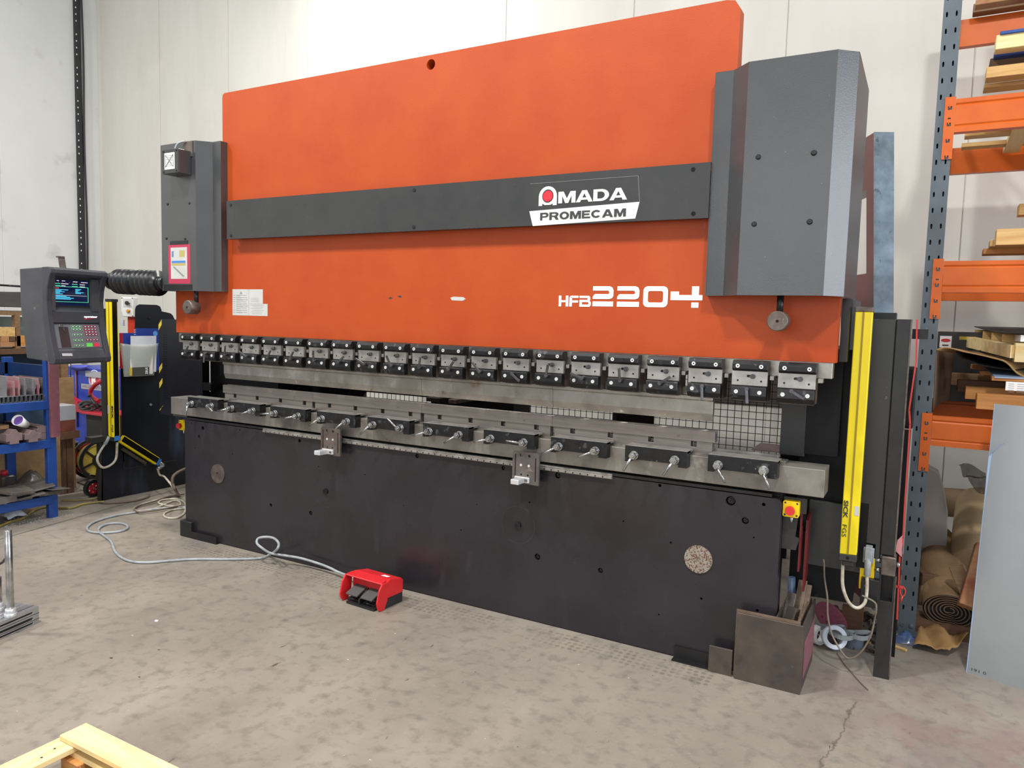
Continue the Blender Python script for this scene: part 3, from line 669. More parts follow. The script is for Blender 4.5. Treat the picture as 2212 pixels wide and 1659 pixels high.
# guide rail with two carriages
B = MB(); Rp = [(0, .822), (-.012, .822), (-.018, .826), (-.018, .836), (-.013, .839), (-.016, .846), (-.012, .849), (0, .849)]
rail = MB().prism(Rp, FYZ, -3.740, -1.314).build('guide_rail', 'plate_steel', pb)
for i in range(60):
    x = -3.71+i*.0405
    if x < -1.33: MB().cyl((x, -.0186, .831), (x, -.0178, .831), .0038, n=10).build('rail_hole', 'dark_hole', rail)
for x, bx in ((-3.190, -3.163), (-1.850, -1.812)):
    o = [(x, .748), (x+.156, .748), (x+.156, .905), (x+.150, .914), (x+.006, .914), (x, .905)]
    hs = [circ(x+.050, .896, .0085, 12), circ(x+.098, .896, .0085, 12), circ(x+.053, .795, .005, 10), circ(x+.092, .795, .005, 10), rrect(x+.014, x+.020, .785, .900, .0028, 2), rrect(x+.133, x+.139, .765, .890, .0028, 2)]
    ca = MB().plate(o, hs, FXZ, -.060, -.048).build('rail_carriage', 'old_steel' if x < -3 else 'dusty_steel', pb)
    MB().box(x+.02, x+.135, -.048, -.019, .806, .862).build('slide_block', 'black_paint', ca)
    for sx in (.051, .097):
        MB().cyl((x+sx, -.0605, .845), (x+sx, -.0613, .845), .007, n=12).build('rivet', 'sticker_grey', ca)
    B = MB(); B.box(x+.020, x+.105, -.072, -.060, .756, .785); B.box(bx, bx+.046, -.145, -.072, .758, .783)
    B.build('stop_block', 'alu_bright', ca, bev=.0015)
    MB().cyl((x+.09, -.072, .770), (x+.09, -.078, .770), .007, n=14).build('screw', 'old_steel', ca)

# frame, side panels and guards behind the tooling
B = MB(); B.box(-.505, -.235, .36, 1.1, .30, 1.50); B.build('side_frame', 'black_frame', pb, bev=.004)
MB().box(-.587, -.475, .30, .345, .985, 1.46).build('frame_column', 'charcoal_paint', pb, bev=.002)
MB().box(-.475, -.33, .30, .36, 1.0, 1.5).build('frame_face', 'black_frame', pb)
MB().plate([(-.515, .30), (-.228, .32), (-.228, .62), (-.515, .62)], [], FXZ, .335, .36).build('skirt_panel', 'black_frame', pb)
MB().box(-.44, -.18, .31, .335, .47, .78).build('access_panel', 'charcoal_paint', pb, bev=.002)
B = MB(); B.plate([(-.516, .838), (-.42, .838), (-.42, .770), (-.452, .768), (-.460, .66), (-.442, .655), (-.455, .60), (-.516, .60)], [], FXZ, .055, .065); B.build('switch_bracket', 'guard_grey', pb)
B = MB(); B.plate([(.07, .765), (.09, .765), (.09, .71), (.115, .70), (.115, .52), (.07, .50)], [], FYZ, -.445, -.437); B.plate([(.11, .73), (.2, .75), (.2, .47), (.11, .40)], [], FYZ, -.425, -.415); B.build('pedal_guard', 'dark_red_paint', pb)
B = MB(); B.box(-4.60, -4.54, .47, 1.6, .0, 1.50); B.build('side_frame', 'black_frame', pb, bev=.004)
s0, s1, s2, s3 = at(452.5, 812, y=.46).x, at(458, 812, y=.46).x, at(455, 846, y=.46).z, at(455, 779, y=.46).z
MB().plate([(at(436, 800, y=.46).x, 0), (-4.1, 0), (-4.1, 1.5), (at(436, 800, y=.46).x, 1.5)], [[(s0, s2), (s1, s2), (s1, s3), (s0, s3)]], FXZ, .455, .46).build('frame_plate', 'black_frame', pb)
MB().box(-4.80, -4.785, .43, .455, .86, 1.5).build('frame_strut', 'black_paint', pb)
# left guard panel with perforated strip and hazard tape
g_out = rrect(-5.30, -4.79, .775, 1.53, .04, 5, (0, 1, 1, 0)); holes = []
for j in range(28):
    for i in range(4):
        holes.append([(-5.245+i*.0135-.0035, .905+j*.0185-.0035), (-5.245+i*.0135+.0035, .905+j*.0185-.0035), (-5.245+i*.0135+.0035, .905+j*.0185+.0035), (-5.245+i*.0135-.0035, .905+j*.0185+.0035)])
gp = MB().plate(g_out, holes, FXZ, .35, .353).build('guard_panel', mat('guard_sheen', '#111217', '#1a1c24', 2, rough=.32, marks=[('#3c4352', 10, .7, .06)]), pb)
MB().box(-5.0, -4.70, .353, .455, 1.0, 1.05).build('panel_arm', 'black_frame', pb)
for z in (1.44, 1.10, .98, .80):
    MB().prism([(-5.300, z), (-5.262, z+.045), (-5.262, z+(.085 if z > .9 else .04)), (-5.300, z+(.045 if z > .9 else .01))], FXZ, .3485, .35).build('hazard_stripe', 'catalogue_yellow', gp)
# backgauge: black inner guard with window openings, carriage and fingers behind the dies
GY = 1.0
def win(a, b_, yt, yb, r=.01, c=(1, 1, 1, 1)): return rrect(at(a, (yt+yb)/2, y=GY).x, at(b_, (yt+yb)/2, y=GY).x, .62, at((a+b_)/2, yt, y=GY).z, r, 5, c)
hs = [win(783, 931, 852, 900, .06, (0, 1, 0, 0)), win(1070, 1124, 860, 900), win(1143, 1332, 876, 920, .06, (1, 0, 0, 0)), win(1414, 1692, 786, 960, .005), [(at(1146, 795, y=GY).x, at(1150, 818, y=GY).z), (at(1159, 795, y=GY).x, at(1150, 818, y=GY).z), (at(1159, 795, y=GY).x, at(1150, 790, y=GY).z), (at(1146, 795, y=GY).x, at(1150, 790, y=GY).z)]]
XI = at(463, 812, y=GY).x
MB().plate([(XI, .55), (-.56, .55), (-.56, 1.52), (XI, 1.52)], hs, FXZ, GY, GY+.004).build('inner_guard', 'black_frame', pb)
x0 = at(1345, 905, y=1.3).x; x1 = at(1394, 905, y=1.3).x
MB().box(x0, x1, 1.3, 1.34, .6, 1.2).build('rear_column', 'black_paint', pb)
MB().box(-5.2, -.6, 1.5, 1.6, 1.40, 1.62).build('cross_beam', 'black_frame', pb)
zr = at(1610, 868, y=2.46).z; tag(MB().box(at(1500, 830, y=2.46).x, -.42, 2.46, 2.498, zr, 1.45).build('wall_shade_panel', 'shade_taupe', None, bev=.004), 'dark brown panel standing in for wall shade behind the mesh fence', 'shade panel')  # flat taupe panel added in place of the shade on the wall
MB().box(-2.9, -2.3, .75, .98, .9, 1.10).build('gauge_carriage', 'black_frame', pb)
for (a, b_, yt, yb, m2) in ((920, 948, 859, 868, 'black_paint'), (968, 984, 863, 872, 'old_steel')):
    x0, x1, y0, y1, z0, z1 = span_y(a, yt, b_, yb, .45, .32); MB().box(x0, x1, y0, y1, z0, z1).build('gauge_finger', m2, pb, bev=.003)
MB().box(-.72, -.56, .32, .55, .988, .994).build('support_plate', 'pink_steel', pb)

# emergency stops
def estop(loc, r, lab, rot=0):
    e = thing('emergency_stop', lab, 'emergency stop', loc, rot)
    def f(u, v, w_): return Matrix.Translation(Vector(loc)) @ Matrix.Rotation(rot, 4, 'Z') @ Vector((u, w_, v))
    MB().plate(rrect(-.034, .034, -.036, .036, .008), [], f, 0, -.035).build('housing', 'estop_yellow', e)
    bo = -.014 if loc[0] < -3 else 0
    B = MB(); B.cyl(f(-.002+bo, -.005, -.035), f(-.002+bo, -.005, -.045), .014, n=20); B.cyl(f(-.002+bo, -.005, -.045), f(-.002+bo, -.005, -.057), .021, .019, n=28); B.build('push_button', 'estop_red', e)
    for u in (-.025, .025):
        for v in (-.027, .027): MB().cyl(f(u, v, -.0355), f(u, v, -.0345), .0045, n=10).build('screw', 'print_dark', e)
    MB().cyl(f(.002, -.036, -.018), f(.002, -.062, -.018), .008, .006, n=12).build('cable_gland', 'alu', e)
    return e
p = at(1708.5, 1100, y=.02); estop((p.x, .055, p.z), 1, 'yellow emergency stop box with red button at the right end of the bed')
pe = at(396.5, 918, y=.10); estop((pe.x, .12, pe.z), 1, 'yellow emergency stop box half hidden behind the left end of the bed')
# ------------------------------------------------------------------ control console on its bellows arm
cn, crr, cF = Vector((.992, .124, 0)), Vector((-.124, .992, 0)), Vector((-5.10, -.61, 0))
def G(a, u, z): return cF+crr*a+cn*u+Vector((0, 0, z))
con = thing('control_console', 'dark grey control console with a lit screen and keypad hung on a swing arm', 'control panel', (-5.2, -.4, 1.25))
CW = .43
def fG(u, v, w_): return G(w_, u, v)
side = [(-.26, 1.85), (-.035, 1.86), (-.035, 1.52), (.01, 1.235), (-.215, 1.25), (-.26, 1.60)]
MB().prism(side, fG, .004, CW-.004).build('body', 'console_grey', con, bev=.006, seg=2)
front = [(-.04, 1.862), (.02, 1.864), (.042, 1.852), (.045, 1.825), (.028, 1.79), (.006, 1.72), (-.004, 1.64), (.002, 1.54), (.018, 1.44), (.04, 1.34), (.062, 1.255), (.06, 1.228), (.045, 1.218), (.008, 1.218), (.008, 1.24), (-.04, 1.52)]
bz = MB().prism(front, fG, 0, .042).build('side_bezel', 'console_front', con, bev=.006, seg=2)
MB().prism(front, fG, CW-.042, CW).build('side_bezel', 'console_front', con, bev=.006, seg=2)
ctr = [(-.04, 1.862), (.02, 1.864), (.042, 1.852), (.045, 1.825), (.03, 1.812), (-.028, 1.800), (-.034, 1.60), (-.004, 1.572), (.0, 1.495), (-.010, 1.490), (.028, 1.318), (.040, 1.31), (.062, 1.255), (.06, 1.228), (.045, 1.218), (.008, 1.218), (.008, 1.24), (-.04, 1.52)]
MB().prism(ctr, fG, .04, CW-.04).build('front_bezel', 'console_front', con, bev=.003)
MB().prism([(-.033, 1.80), (.0, 1.80), (-.002, 1.575), (-.036, 1.60)], fG, .04, .065).build('screen_surround', 'console_grey', con); MB().prism([(-.033, 1.80), (.0, 1.80), (-.002, 1.575), (-.036, 1.60)], fG, .335, .39).build('screen_surround', 'console_grey', con)
scr = MB().add([G(.068, -.027, 1.787), G(.332, -.027, 1.787), G(.332, -.031, 1.612), G(.068, -.031, 1.612)], [(0, 1, 2, 3)]).build('screen', 'screen_glass', con)
B = MB()
for a0, a1, v0, v1 in ((.062, .338, 1.787, 1.796), (.062, .338, 1.602, 1.612), (.058, .068, 1.602, 1.796), (.332, .342, 1.602, 1.796)):
    B.add([G(a0, -.024, v1), G(a1, -.024, v1), G(a1, -.024, v0), G(a0, -.024, v0)], [(0, 1, 2, 3)])
B.build('screen_frame', 'rubber', con)
def scrbar(B, s0, s1, t0, t1):
    a0, a1 = .068+.264*s0, .068+.264*s1; v0, v1 = 1.787-.175*t0, 1.787-.175*t1
    B.add([G(a0, -.0255, v0), G(a1, -.0255, v0), G(a1, -.0265, v1), G(a0, -.0265, v1)], [(0, 1, 2, 3)])
B = MB(); C2 = MB(); W2 = MB(); R2 = MB()
for s0, t0, s1, t1 in ((.01, .26, .985, .275), (.01, .845, .985, .86), (.01, .26, .025, .86), (.97, .26, .985, .86)): scrbar(B, s0, s1, t0, t1)
for t0, ln in ((.38, .35), (.42, .16), (.46, .25), (.50, .12), (.54, .20), (.62, .3), (.66, .4), (.70, .5), (.74, .42)): scrbar(C2, .06, .06+ln, t0, t0+.024)
for t0, ln in ((.34, .17), (.38, .13), (.42, .08), (.46, .24), (.50, .16)): scrbar(C2, .61, .61+ln, t0, t0+.024)
for t0, x0, x1 in ((.04, .10, .16), (.04, .24, .33), (.05, .55, .68), (.06, .78, .97), (.15, .22, .42), (.23, .22, .34), (.15, .74, .89), (.23, .74, .89)): scrbar(W2, x0, x1, t0, t0+.02)
for t0, x0, x1 in ((.15, .02, .2), (.23, .02, .2), (.15, .52, .68), (.23, .52, .68)): scrbar(B, x0, x1, t0, t0+.02)
scrbar(W2, .03, .94, .60, .608); scrbar(R2, .06, .16, .32, .345)
for i in range(9): scrbar(R2, .04+i*.1, .06+i*.1, .10, .115)
B.build('display_text', 'screen_green', con)['kind'] = 'stuff'; C2.build('display_text', 'screen_cyan', con)['kind'] = 'stuff'; W2.build('display_text', 'screen_white', con)['kind'] = 'stuff'; R2.build('display_text', 'screen_red', con)['kind'] = 'stuff'
text('operateur', lambda u, v, w_: G(u, w_, v), .268, .372, 1.527, 1.545, .003, 'screen_white', 'brand_lettering', con, bold=.03, th=-.001)
MB().add([G(.268, .003, 1.524), G(.372, .003, 1.528), G(.32, .003, 1.523), G(.268, .003, 1.519)], [(0, 1, 2, 3)]).build('brand_underline', 'key_red', con)
# keypad
def K(s, t, h=0):
    u = -.0095+(.0375)*t; z = 1.488-.168*t
    return G(.042+.345*s, u+h, z+h*.2)
def pad(B, s0, s1, t0, t1, h=.002, r=0):
    q = [K(s0, t0, h), K(s1, t0, h), K(s1, t1, h), K(s0, t1, h), K(s0, t0, 0), K(s1, t0, 0), K(s1, t1, 0), K(s0, t1, 0)]
    B.add(q, [(0, 1, 2, 3), (0, 4, 5, 1), (1, 5, 6, 2), (2, 6, 7, 3), (3, 7, 4, 0)])
B = MB(); pad(B, .0, 1, .02, .98, .0015); B.build('keypad_panel', 'keypad_grey', con)
B = MB(); pad(B, .11, .31, .13, .95, .003); ds = B.build('disk_slot_cover', mat('disk_cover', '#3a3033', rough=.3), con)
B = MB(); B.bar(K(.17, .02, .012), K(.19, .30, .014), .006, .004, cn); B.tube([K(.14+.03*math.cos(a), .08+.05*math.sin(a), .01) for a in [i*.7 for i in range(10)]], .0018, 6); B.build('key', 'bright_zinc', con)
def keys(s0, s1, t0, t1, nx, ny, line, km, h=.0025):
    B = MB(); pad(B, s0, s1, t0, t1, h); o = B.build('key_group', line, con)
    for j in range(ny):
        for i in range(nx):
            B = MB(); ds_, dt = (s1-s0)/nx, (t1-t0)/ny
            pad(B, s0+ds_*(i+.1), s0+ds_*(i+.9), t0+dt*(j+.14), t0+dt*(j+.86), h+.0012); B.build('key_button', 'key_dark', o)
            B = MB(); pad(B, s0+ds_*(i+.32), s0+ds_*(i+.68), t0+dt*(j+.36), t0+dt*(j+.64), h+.0018); B.build('key_symbol', km, o)
keys(.38, .60, .06, .28, 3, 2, 'key_green_line', 'pure_white'); keys(.38, .60, .40, .50, 3, 1, 'key_green_line', 'pure_white')
keys(.38, .60, .62, .72, 3, 1, 'key_green_line', 'pure_white'); keys(.38, .60, .83, .93, 3, 1, 'key_green_line', 'pure_white')
keys(.65, .94, .06, .50, 4, 4, 'key_pink_line', 'pure_white'); keys(.65, .94, .61, .71, 4, 1, 'key_pink_line', 'pure_white')
for s0, s1, m2 in ((.65, .78, 'key_green'), (.81, .94, 'key_red')):
    B = MB(); pad(B, s0, s1, .79, .94, .004); B.build('start_button' if m2 == 'key_green' else 'stop_button', m2, con)
MB().add([G(.06, .052, 1.292), G(.135, .052, 1.290), G(.135, .0575, 1.272), G(.06, .0575, 1.274)], [(0, 1, 2, 3)]).build('rating_label', 'alu_bright', con)
# bellows arm
B = MB(); pr = []; n = 96
pts = [Vector((-5.165+.545*i/n, -.10, 1.797-.016*i/n)) for i in range(n+1)]
rad = []
for i in range(n+1):
    t = i/n
    if t < .12: rad.append(.060)
    elif t > .93: rad.append(.048)
    elif abs(t-.50) < .035: rad.append(.070)
    else: rad.append(.076+.014*math.cos((t-.12)/.81*2*math.pi*9)-.004*max(0, t-.6))
B.tube(pts, rad, 28); B.build('bellows', 'rubber', con)
B = MB(); B.cyl((-5.19, -.10, 1.798), (-5.12, -.10, 1.797), .062, n=24); B.cyl((-4.64, -.10, 1.783), (-4.585, -.10, 1.782), .045, n=20); B.build('arm_tube', 'rubber', con)
B = MB(); B.bar((-5.30, -.38, 1.85), (-5.325, -.38, 1.955), .045, .006, (1, 0, 0)); B.box(-5.345, -5.315, -.405, -.36, 1.945, 1.955); B.build('hook_bracket', 'old_steel', con)

# ------------------------------------------------------------------ left safety guard: door, light curtains
DX = -5.92
dr = thing('guard_door', 'dark blue-black steel guard door standing open left of the machine', 'guard door', (DX, .7, 0))
out = [(.238, .0), (1.12, .0), (1.12, 1.45), (1.02, 1.45), (.96, 1.50)] + [(.88+.06*math.cos(math.radians(a)), 1.53+.05*math.sin(math.radians(a))) for a in (30, 60, 90)] + [(.82, 1.59)] + [(.775+.045*math.cos(math.radians(a)), 1.60+.045*math.sin(math.radians(a))) for a in (0, 45, 90)] + [(.61, 1.645), (.58, 1.63), (.57, 1.60), (.555, 1.1), (.43, 1.1), (.43, .52), (.252, .50)]
MB().prism(out, FYZ, DX-.004, DX).build('door_panel', 'door_sheet', dr)
MB().box(DX-.05, DX, .236, .252, 0, .50).build('door_edge', 'guard_grey', dr)
fr = MB()
for a, b_ in (((.44, .40), (.44, .24)), ((.44, .24), (.95, .24)), ((.44, .42), (.44, .30))): fr.bar((DX+.001, *a), (DX+.001, *b_), .006, .006, (1, 0, 0))
fr.build('panel_fold', 'guard_grey', dr)
MB().cyl((DX, .70, .77), (DX+.008, .70, .77), .011, n=14).build('bolt', 'alu', dr); MB().cyl((DX, .70, 1.53), (DX+.008, .70, 1.53), .011, n=14).build('bolt', 'black_paint', dr)
# mounting column of the light curtain
MB().box(-5.99, -5.93, .30, .36, .50, 1.60).build('mounting_post', 'guard_grey', dr)
p0, p1 = at(193, 941, x=-5.93), at(232, 939, x=-5.93)
MB().box(-5.99, -5.90, p0.y, p1.y+.05, .50, .545).build('support_bracket', 'charcoal_paint', dr)
lc = thing('light_curtain', 'upright yellow light curtain beside the control console, black window facing the machine', 'light curtain', (-5.87, .31, .50))
y0 = at(244, 800, x=-5.83).y; y1 = at(257.5, 800, x=-5.83).y; zt = at(250, 652, x=-5.83).z; zb = at(250, 945, x=-5.83).z
MB().box(-5.912, -5.832, y0, y1, zb, zt).build('housing', 'yellow_paint', lc, bev=.003)
MB().box(-5.832, -5.829, y0+.004, y1-.009, zb, zt).build('window_strip', 'window_black', lc)
MB().box(-5.877, -5.866, y0-.001, y0+.001, zb, zt).build('groove', mat('groove_yellow', '#9b8412', rough=.5), lc)
MB().box(-5.914, -5.830, y0-.002, y1+.001, zt, zt+.022).build('end_cap', 'black_plastic', lc); MB().box(-5.914, -5.830, y0-.002, y1+.001, zb-.03, zb).build('end_cap', 'black_plastic', lc)
MB().box(-5.831, -5.826, y0, y1-.004, zb-.028, zb+.012).build('blue_cap', 'cap_blue', lc)
def fr_(u, v, w_): return (-5.872+.0*u+v, w_, u)     # lettering that reads downwards on the hall side
text('SICK', lambda u, v, w_: (-5.846+v, w_, .800-u), 0, .105, -.013, .010, y0-.0015, 'print_dark', 'lettering', lc, bold=.03)
text('FGS', lambda u, v, w_: (-5.846+v, w_, .640-u), 0, .06, -.013, .006, y0-.0015, 'catalogue_dark', 'lettering', lc)
MB().box(-5.912, -5.895, y0-.001, y0, .73, .80).build('rating_label', 'sticker_grey', lc)
MB().tube(smooth([(-5.90, y0+.01, zb-.01), (-5.905, y0-.03, zb-.05), (-5.91, y0-.10, zb-.17), (-5.89, y0-.06, zb-.25), (-5.87, y0+.03, zb-.20), (-5.87, y0+.05, zb-.05)], 8), .010, 10).build('cable', 'cable_white', lc)
MB().cyl((-5.902, y0+.0, zb-.0), (-5.906, y0-.035, zb-.06), .016, n=14).build('plug', 'cable_grey', lc)
# sloping second curtain
a, b_ = at(262, 948, x=-5.87), at(338, 996, x=-5.87)
l2 = thing('light_curtain', 'short yellow light curtain with black window sloping down across the guard door', 'light curtain', (a.x, a.y, a.z))
d = (b_-a); dn = d.normalized(); up = Vector((1, 0, 0)).cross(dn).normalized()
if up.z < 0: up = -up
MB().obox((a+b_)/2, d/2, up*.034, Vector((.018, 0, 0))).build('housing', 'yellow_paint', l2, bev=.002)
MB().obox((a+b_)/2+Vector((.019, 0, 0))+up*.004, d/2, up*.023, Vector((.0015, 0, 0))).build('window_strip', 'window_black', l2)
MB().obox(b_+dn*.012+Vector((.004, 0, 0)), dn*.014, up*.030, Vector((.018, 0, 0))).build('blue_cap', 'cap_blue', l2)
MB().obox((a+b_)/2-up*.062-Vector((.02, 0, 0)), d*.33, up*.012, Vector((.01, 0, 0))).build('mounting_bracket', 'old_steel', l2)
e = b_+dn*.03
B = MB(); B.cyl(e, e+dn*.05, .017, n=14); B.cyl(e+dn*.05, e+dn*.02-up*.05, .017, n=14); B.build('elbow_plug', 'alu', l2)
k = e+dn*.02-up*.05
pts = [k, k+Vector((0, .02, -.06))]+[at(x, y, x=X_) for x, y, X_ in ((355, 1030, -5.75), (372, 1050, -5.55), (381, 1063, -5.5))]+[at(385, 1069, z=.012)]
MB().tube(smooth(pts, 8), .009, 8).build('cable', 'cable_white', l2)
# document pocket on the door
yA, yB = .412, .778
po = thing('document_pocket', 'clear plastic pocket hung on the guard door, stuffed with papers', 'document holder', (-5.87, .6, 1.03))
B = MB()
def pk(s, t):  # s across, t up
    tp = 1-t; y = (.45+(.728-.45)*s)*tp+(.412+(.778-.412)*s)*t; bulge = .045*math.sin(math.pi*s)**.5*(.5+.5*t)
    return Vector((-5.905+bulge, y, 1.03+.285*t-(.02*math.sin(math.pi*s) if t > .95 else 0)))
B.grid(pk, 12, 8); pf = B.build('pocket_front', 'clear_pocket', po, solid=.0015)
MB().add([(-5.913, .412, 1.318), (-5.913, .778, 1.335), (-5.913, .728, 1.03), (-5.913, .45, 1.03)], [(0, 1, 2, 3)]).build('pocket_back', 'pocket_grey', po)
def sheet(name, lab, cat, m2, y0, y1, z0, z1, x, lean=0, th=.004, shear=0, group=None):
    q = [Vector((x, y0, z0)), Vector((x, y1, z0)), Vector((x+lean, y1+shear, z1)), Vector((x+lean, y0+shear, z1))]
    o = MB().add(q+[p+Vector((-th, 0, 0)) for p in q], [(0, 1, 2, 3), (7, 6, 5, 4), (0, 4, 5, 1), (1, 5, 6, 2), (2, 6, 7, 3), (3, 7, 4, 0)]).build(name, m2, None)
    tag(o, lab, cat, group); return o
nb = sheet('notebook', 'large blue spiral notebook with a pale blue dot in the document pocket', 'notebook', 'cover_blue', .55, .79, 1.07, 1.44, -5.906, .006, .008, .01)
MB().cyl((-5.899, .74, 1.395), (-5.8975, .74, 1.395), .022, n=20).build('cover_dot', 'sky_dot', nb)
B = MB()
for i in range(9): B.ring((-5.903, .552, 1.28+i*.018), (0, 0, 1), .008, .006, .003, 10)
B.build('spiral_wire', 'pure_white', nb)
sheet('notebook', 'smaller blue spiral notebook behind, at the left side of the document pocket', 'notebook', 'cover_blue', .44, .56, 1.08, 1.40, -5.909, .003, .003)
sheet('folder', 'dark red folder edge sticking out of the left of the document pocket', 'folder', 'red_plastic', .415, .445, 1.10, 1.40, -5.908, .002, .004)
sheet('paper_sheet', 'white handwritten sheet standing highest in front of the notebooks in the pocket', 'paper', 'paper_white', .50, .74, 1.06, 1.375, -5.893, .008, .001, .0)
p_ = sheet('drawing_sheet', 'white technical drawing sheet lower down in the clear pocket', 'paper', 'white_paint', .49, .70, 1.045, 1.30, -5.884, .008, .001)
B = MB()
for i in range(9): B.box(-5.8795, -5.879+.004*0, .52+.01*(i % 3), .56+.02*((i*5) % 6), 1.12+i*.018, 1.1225+i*.018)
B.build('pen_lines', 'print_grey', p_)['kind'] = 'stuff'
q = sheet('catalogue', 'grey and yellow printed catalogue lying sideways at the bottom of the pocket', 'catalogue', 'catalogue_dark', .50, .66, 1.038, 1.108, -5.876, .002, .003)
MB().add([(-5.8755, .478, 1.038), (-5.8755, .502, 1.038), (-5.8735, .502, 1.108), (-5.8735, .478, 1.108)], [(0, 1, 2, 3)]).build('cover_band', 'catalogue_yellow', q)
text('ZEUS', lambda u, v, w_: (w_, .645-v, 1.045+u), 0, .058, 0, .022, -5.873, 'pure_white', 'lettering', q, bold=.02, th=-.001)
# key-switch box on a red post
ks = thing('key_switch_box', 'white switch box with a rotary key and an amber lamp on a red post', 'switch box', (-5.8, .42, 1.2))
n1 = Vector((.55, -.835, 0)).normalized(); r1 = Vector((.835, .55, 0)).normalized(); c0 = at(275, 663, x=-6.05)
def fK(u, v, w_): return c0+r1*u+Vector((0, 0, v))+n1*w_
MB().prism([(-.052, .085), (.052, .085), (.052, -.085), (-.035, -.085), (-.052, -.045)], fK, -.09, 0).build('housing', 'ivory_box', ks, bev=.004)
MB().prism([(-.035, .07), (.036, .07), (.036, 0), (-.035, 0)], fK, 0, .002).build('scale_plate', 'sticker_grey', ks)
B = MB(); B.cyl(fK(0, .035, 0), fK(0, .035, .012), .016, n=18); B.bar(fK(-.012, .03, .016), fK(.03, .03, .018), .008, .01, (0, 0, 1)); B.build('rotary_switch', 'black_plastic', ks)
B = MB(); B.cyl(fK(.008, -.035, 0), fK(.008, -.035, .004), .018, n=18); B.build('lamp_ring', 'alu', ks); MB().cyl(fK(.008, -.035, .004), fK(.008, -.035, .016), .014, .010, n=18).build('amber_lamp', 'amber', ks)
for u, v in ((-.043, .076), (.043, .076), (.043, -.076)): MB().cyl(fK(u, v, 0), fK(u, v, .002), .005, n=8).build('screw', 'print_dark', ks)
MB().prism([(-.012, -.085), (.052, -.085), (.052, -c0.z), (-.012, -c0.z)], fK, -.09, -.03).build('post', 'orange_red', ks)
MB().prism([(-.075, -.115), (-.045, -.115), (-.045, -.165), (-.075, -.165)], fK, -.05, -.02).build('clip', 'alu', ks)

# ------------------------------------------------------------------ blue tool shelf on the left
SX = -5.73; SB = -6.30
sh = thing('tool_shelf', 'blue painted steel shelving unit loaded with bending tools at the left', 'shelving', (-6.0, -.8, 0))
for x, y in ((SX, -.24), (SB, -.24), (SX, -1.55), (SB, -1.55)):
    MB().box(x-.045, x, y-.045, y+.02, 0, 1.20).build('post', 'shelf_blue', sh, bev=.002)
for z in (.90, .605, .175):
    MB().box(SX-.03, SX+.004, -1.55, -.262, z-.065, z).build('rail', 'shelf_blue', sh, bev=.002)
    MB().box(SB-.03, SB, -1.55, -.262, z-.065, z).build('rail', 'shelf_blue', sh)
    MB().box(SB, SX-.03, -1.55, -.26, z-.03, z-.022).build('shelf_board', 'dusty_steel', sh)
MB().box(SB-.03, SB, -1.55, -.25, 1.07, 1.16).build('rail', 'shelf_navy', sh); MB().box(SB-.01, SX-.04, -.262, -.235, 1.06, 1.16).build('rail', 'shelf_navy', sh)
MB().box(SB-.06, SB-.04, -1.5, .04, .90, 1.06).build('back_panel', 'black_card', sh)
MB().box(SB-.06, SB-.04, -1.5, .04, .62, .86).build('back_panel', 'cupboard_teal', sh)
MB().box(SB-.06, SB-.04, -1.5, .15, .06, .545).build('back_panel', 'mdf', sh)
# wedge punches standing in a row of channel stubs
rk = MB()
for i in range(12):
    y = at(4+i*9.6, 855, x=SX-.02).y; wd = .011
    rk.box(SX-.45, SX-.02, y-.013, y-.011, .903, .945); rk.box(SX-.45, SX-.02, y+.009, y+.011, .903, .945); rk.box(SX-.45, SX-.02, y-.013, y+.011, .902, .904); rk.box(SX-.45, SX-.02, y-.013, y+.011, .945, .947)
tag(rk.build('tool_rack', 'alu', None), 'row of small bright square channels lying on the upper blue shelf', 'tool rack')
for i, (x, y0, y1, wd, m2, lab) in enumerate([(14, 813, 843, 3, 'punch_grey', 'slim grey wedge punch at the left end of the row on the upper shelf'), (31, 824, 850, 4, 'punch_pink', 'short pink-ended punch, second from left on the upper blue shelf'), (42, 815, 850, 5, 'punch_pink', 'slender pink and grey wedge punch left of the broad grey one'), (55, 818, 856, 8, 'punch_grey', 'broad grey wedge punch in the middle of the row on the shelf'), (74, 818, 857, 8, 'punch_grey', 'broad wedge punch with a kinked left flank on the upper blue shelf'), (84, 817, 855, 6, 'punch_pink', 'pink wedge punch right of the broad kinked one'), (97, 816, 853, 7, 'dusty_steel', 'dull dark wedge punch at the right end of the row on the shelf')]):
    xx = SX-.06; c0 = at(x, y1, x=xx); t0 = at(x, y0, x=xx); wm = wd/280*.55
    yy = c0.y; h = t0.z; zz = .9475
    P_ = [(yy-wm*.45, zz), (yy+wm*.35, zz), (yy+wm*.42, zz+(h-zz)*.3), (yy+wm*.95, zz+(h-zz)*.42), (yy+wm*.8, zz+(h-zz)*.6), (yy+wm*.12, h), (yy-wm*.1, h), (yy-wm*.6, zz+(h-zz)*.38)]
    if i == 1: P_ = [(yy-wm*.7, zz), (yy+wm*.8, zz), (yy+wm*.7, h-.02), (yy+.004, h-.02), (yy+.004, h), (yy-.002, h), (yy-wm*.6, h-.02)]
    tag(MB().prism(P_, FYZ, xx-.35, xx).build('wedge_punch', m2, None, bev=.0008), lab, 'punch', 'wedge punches on the upper blue shelf')
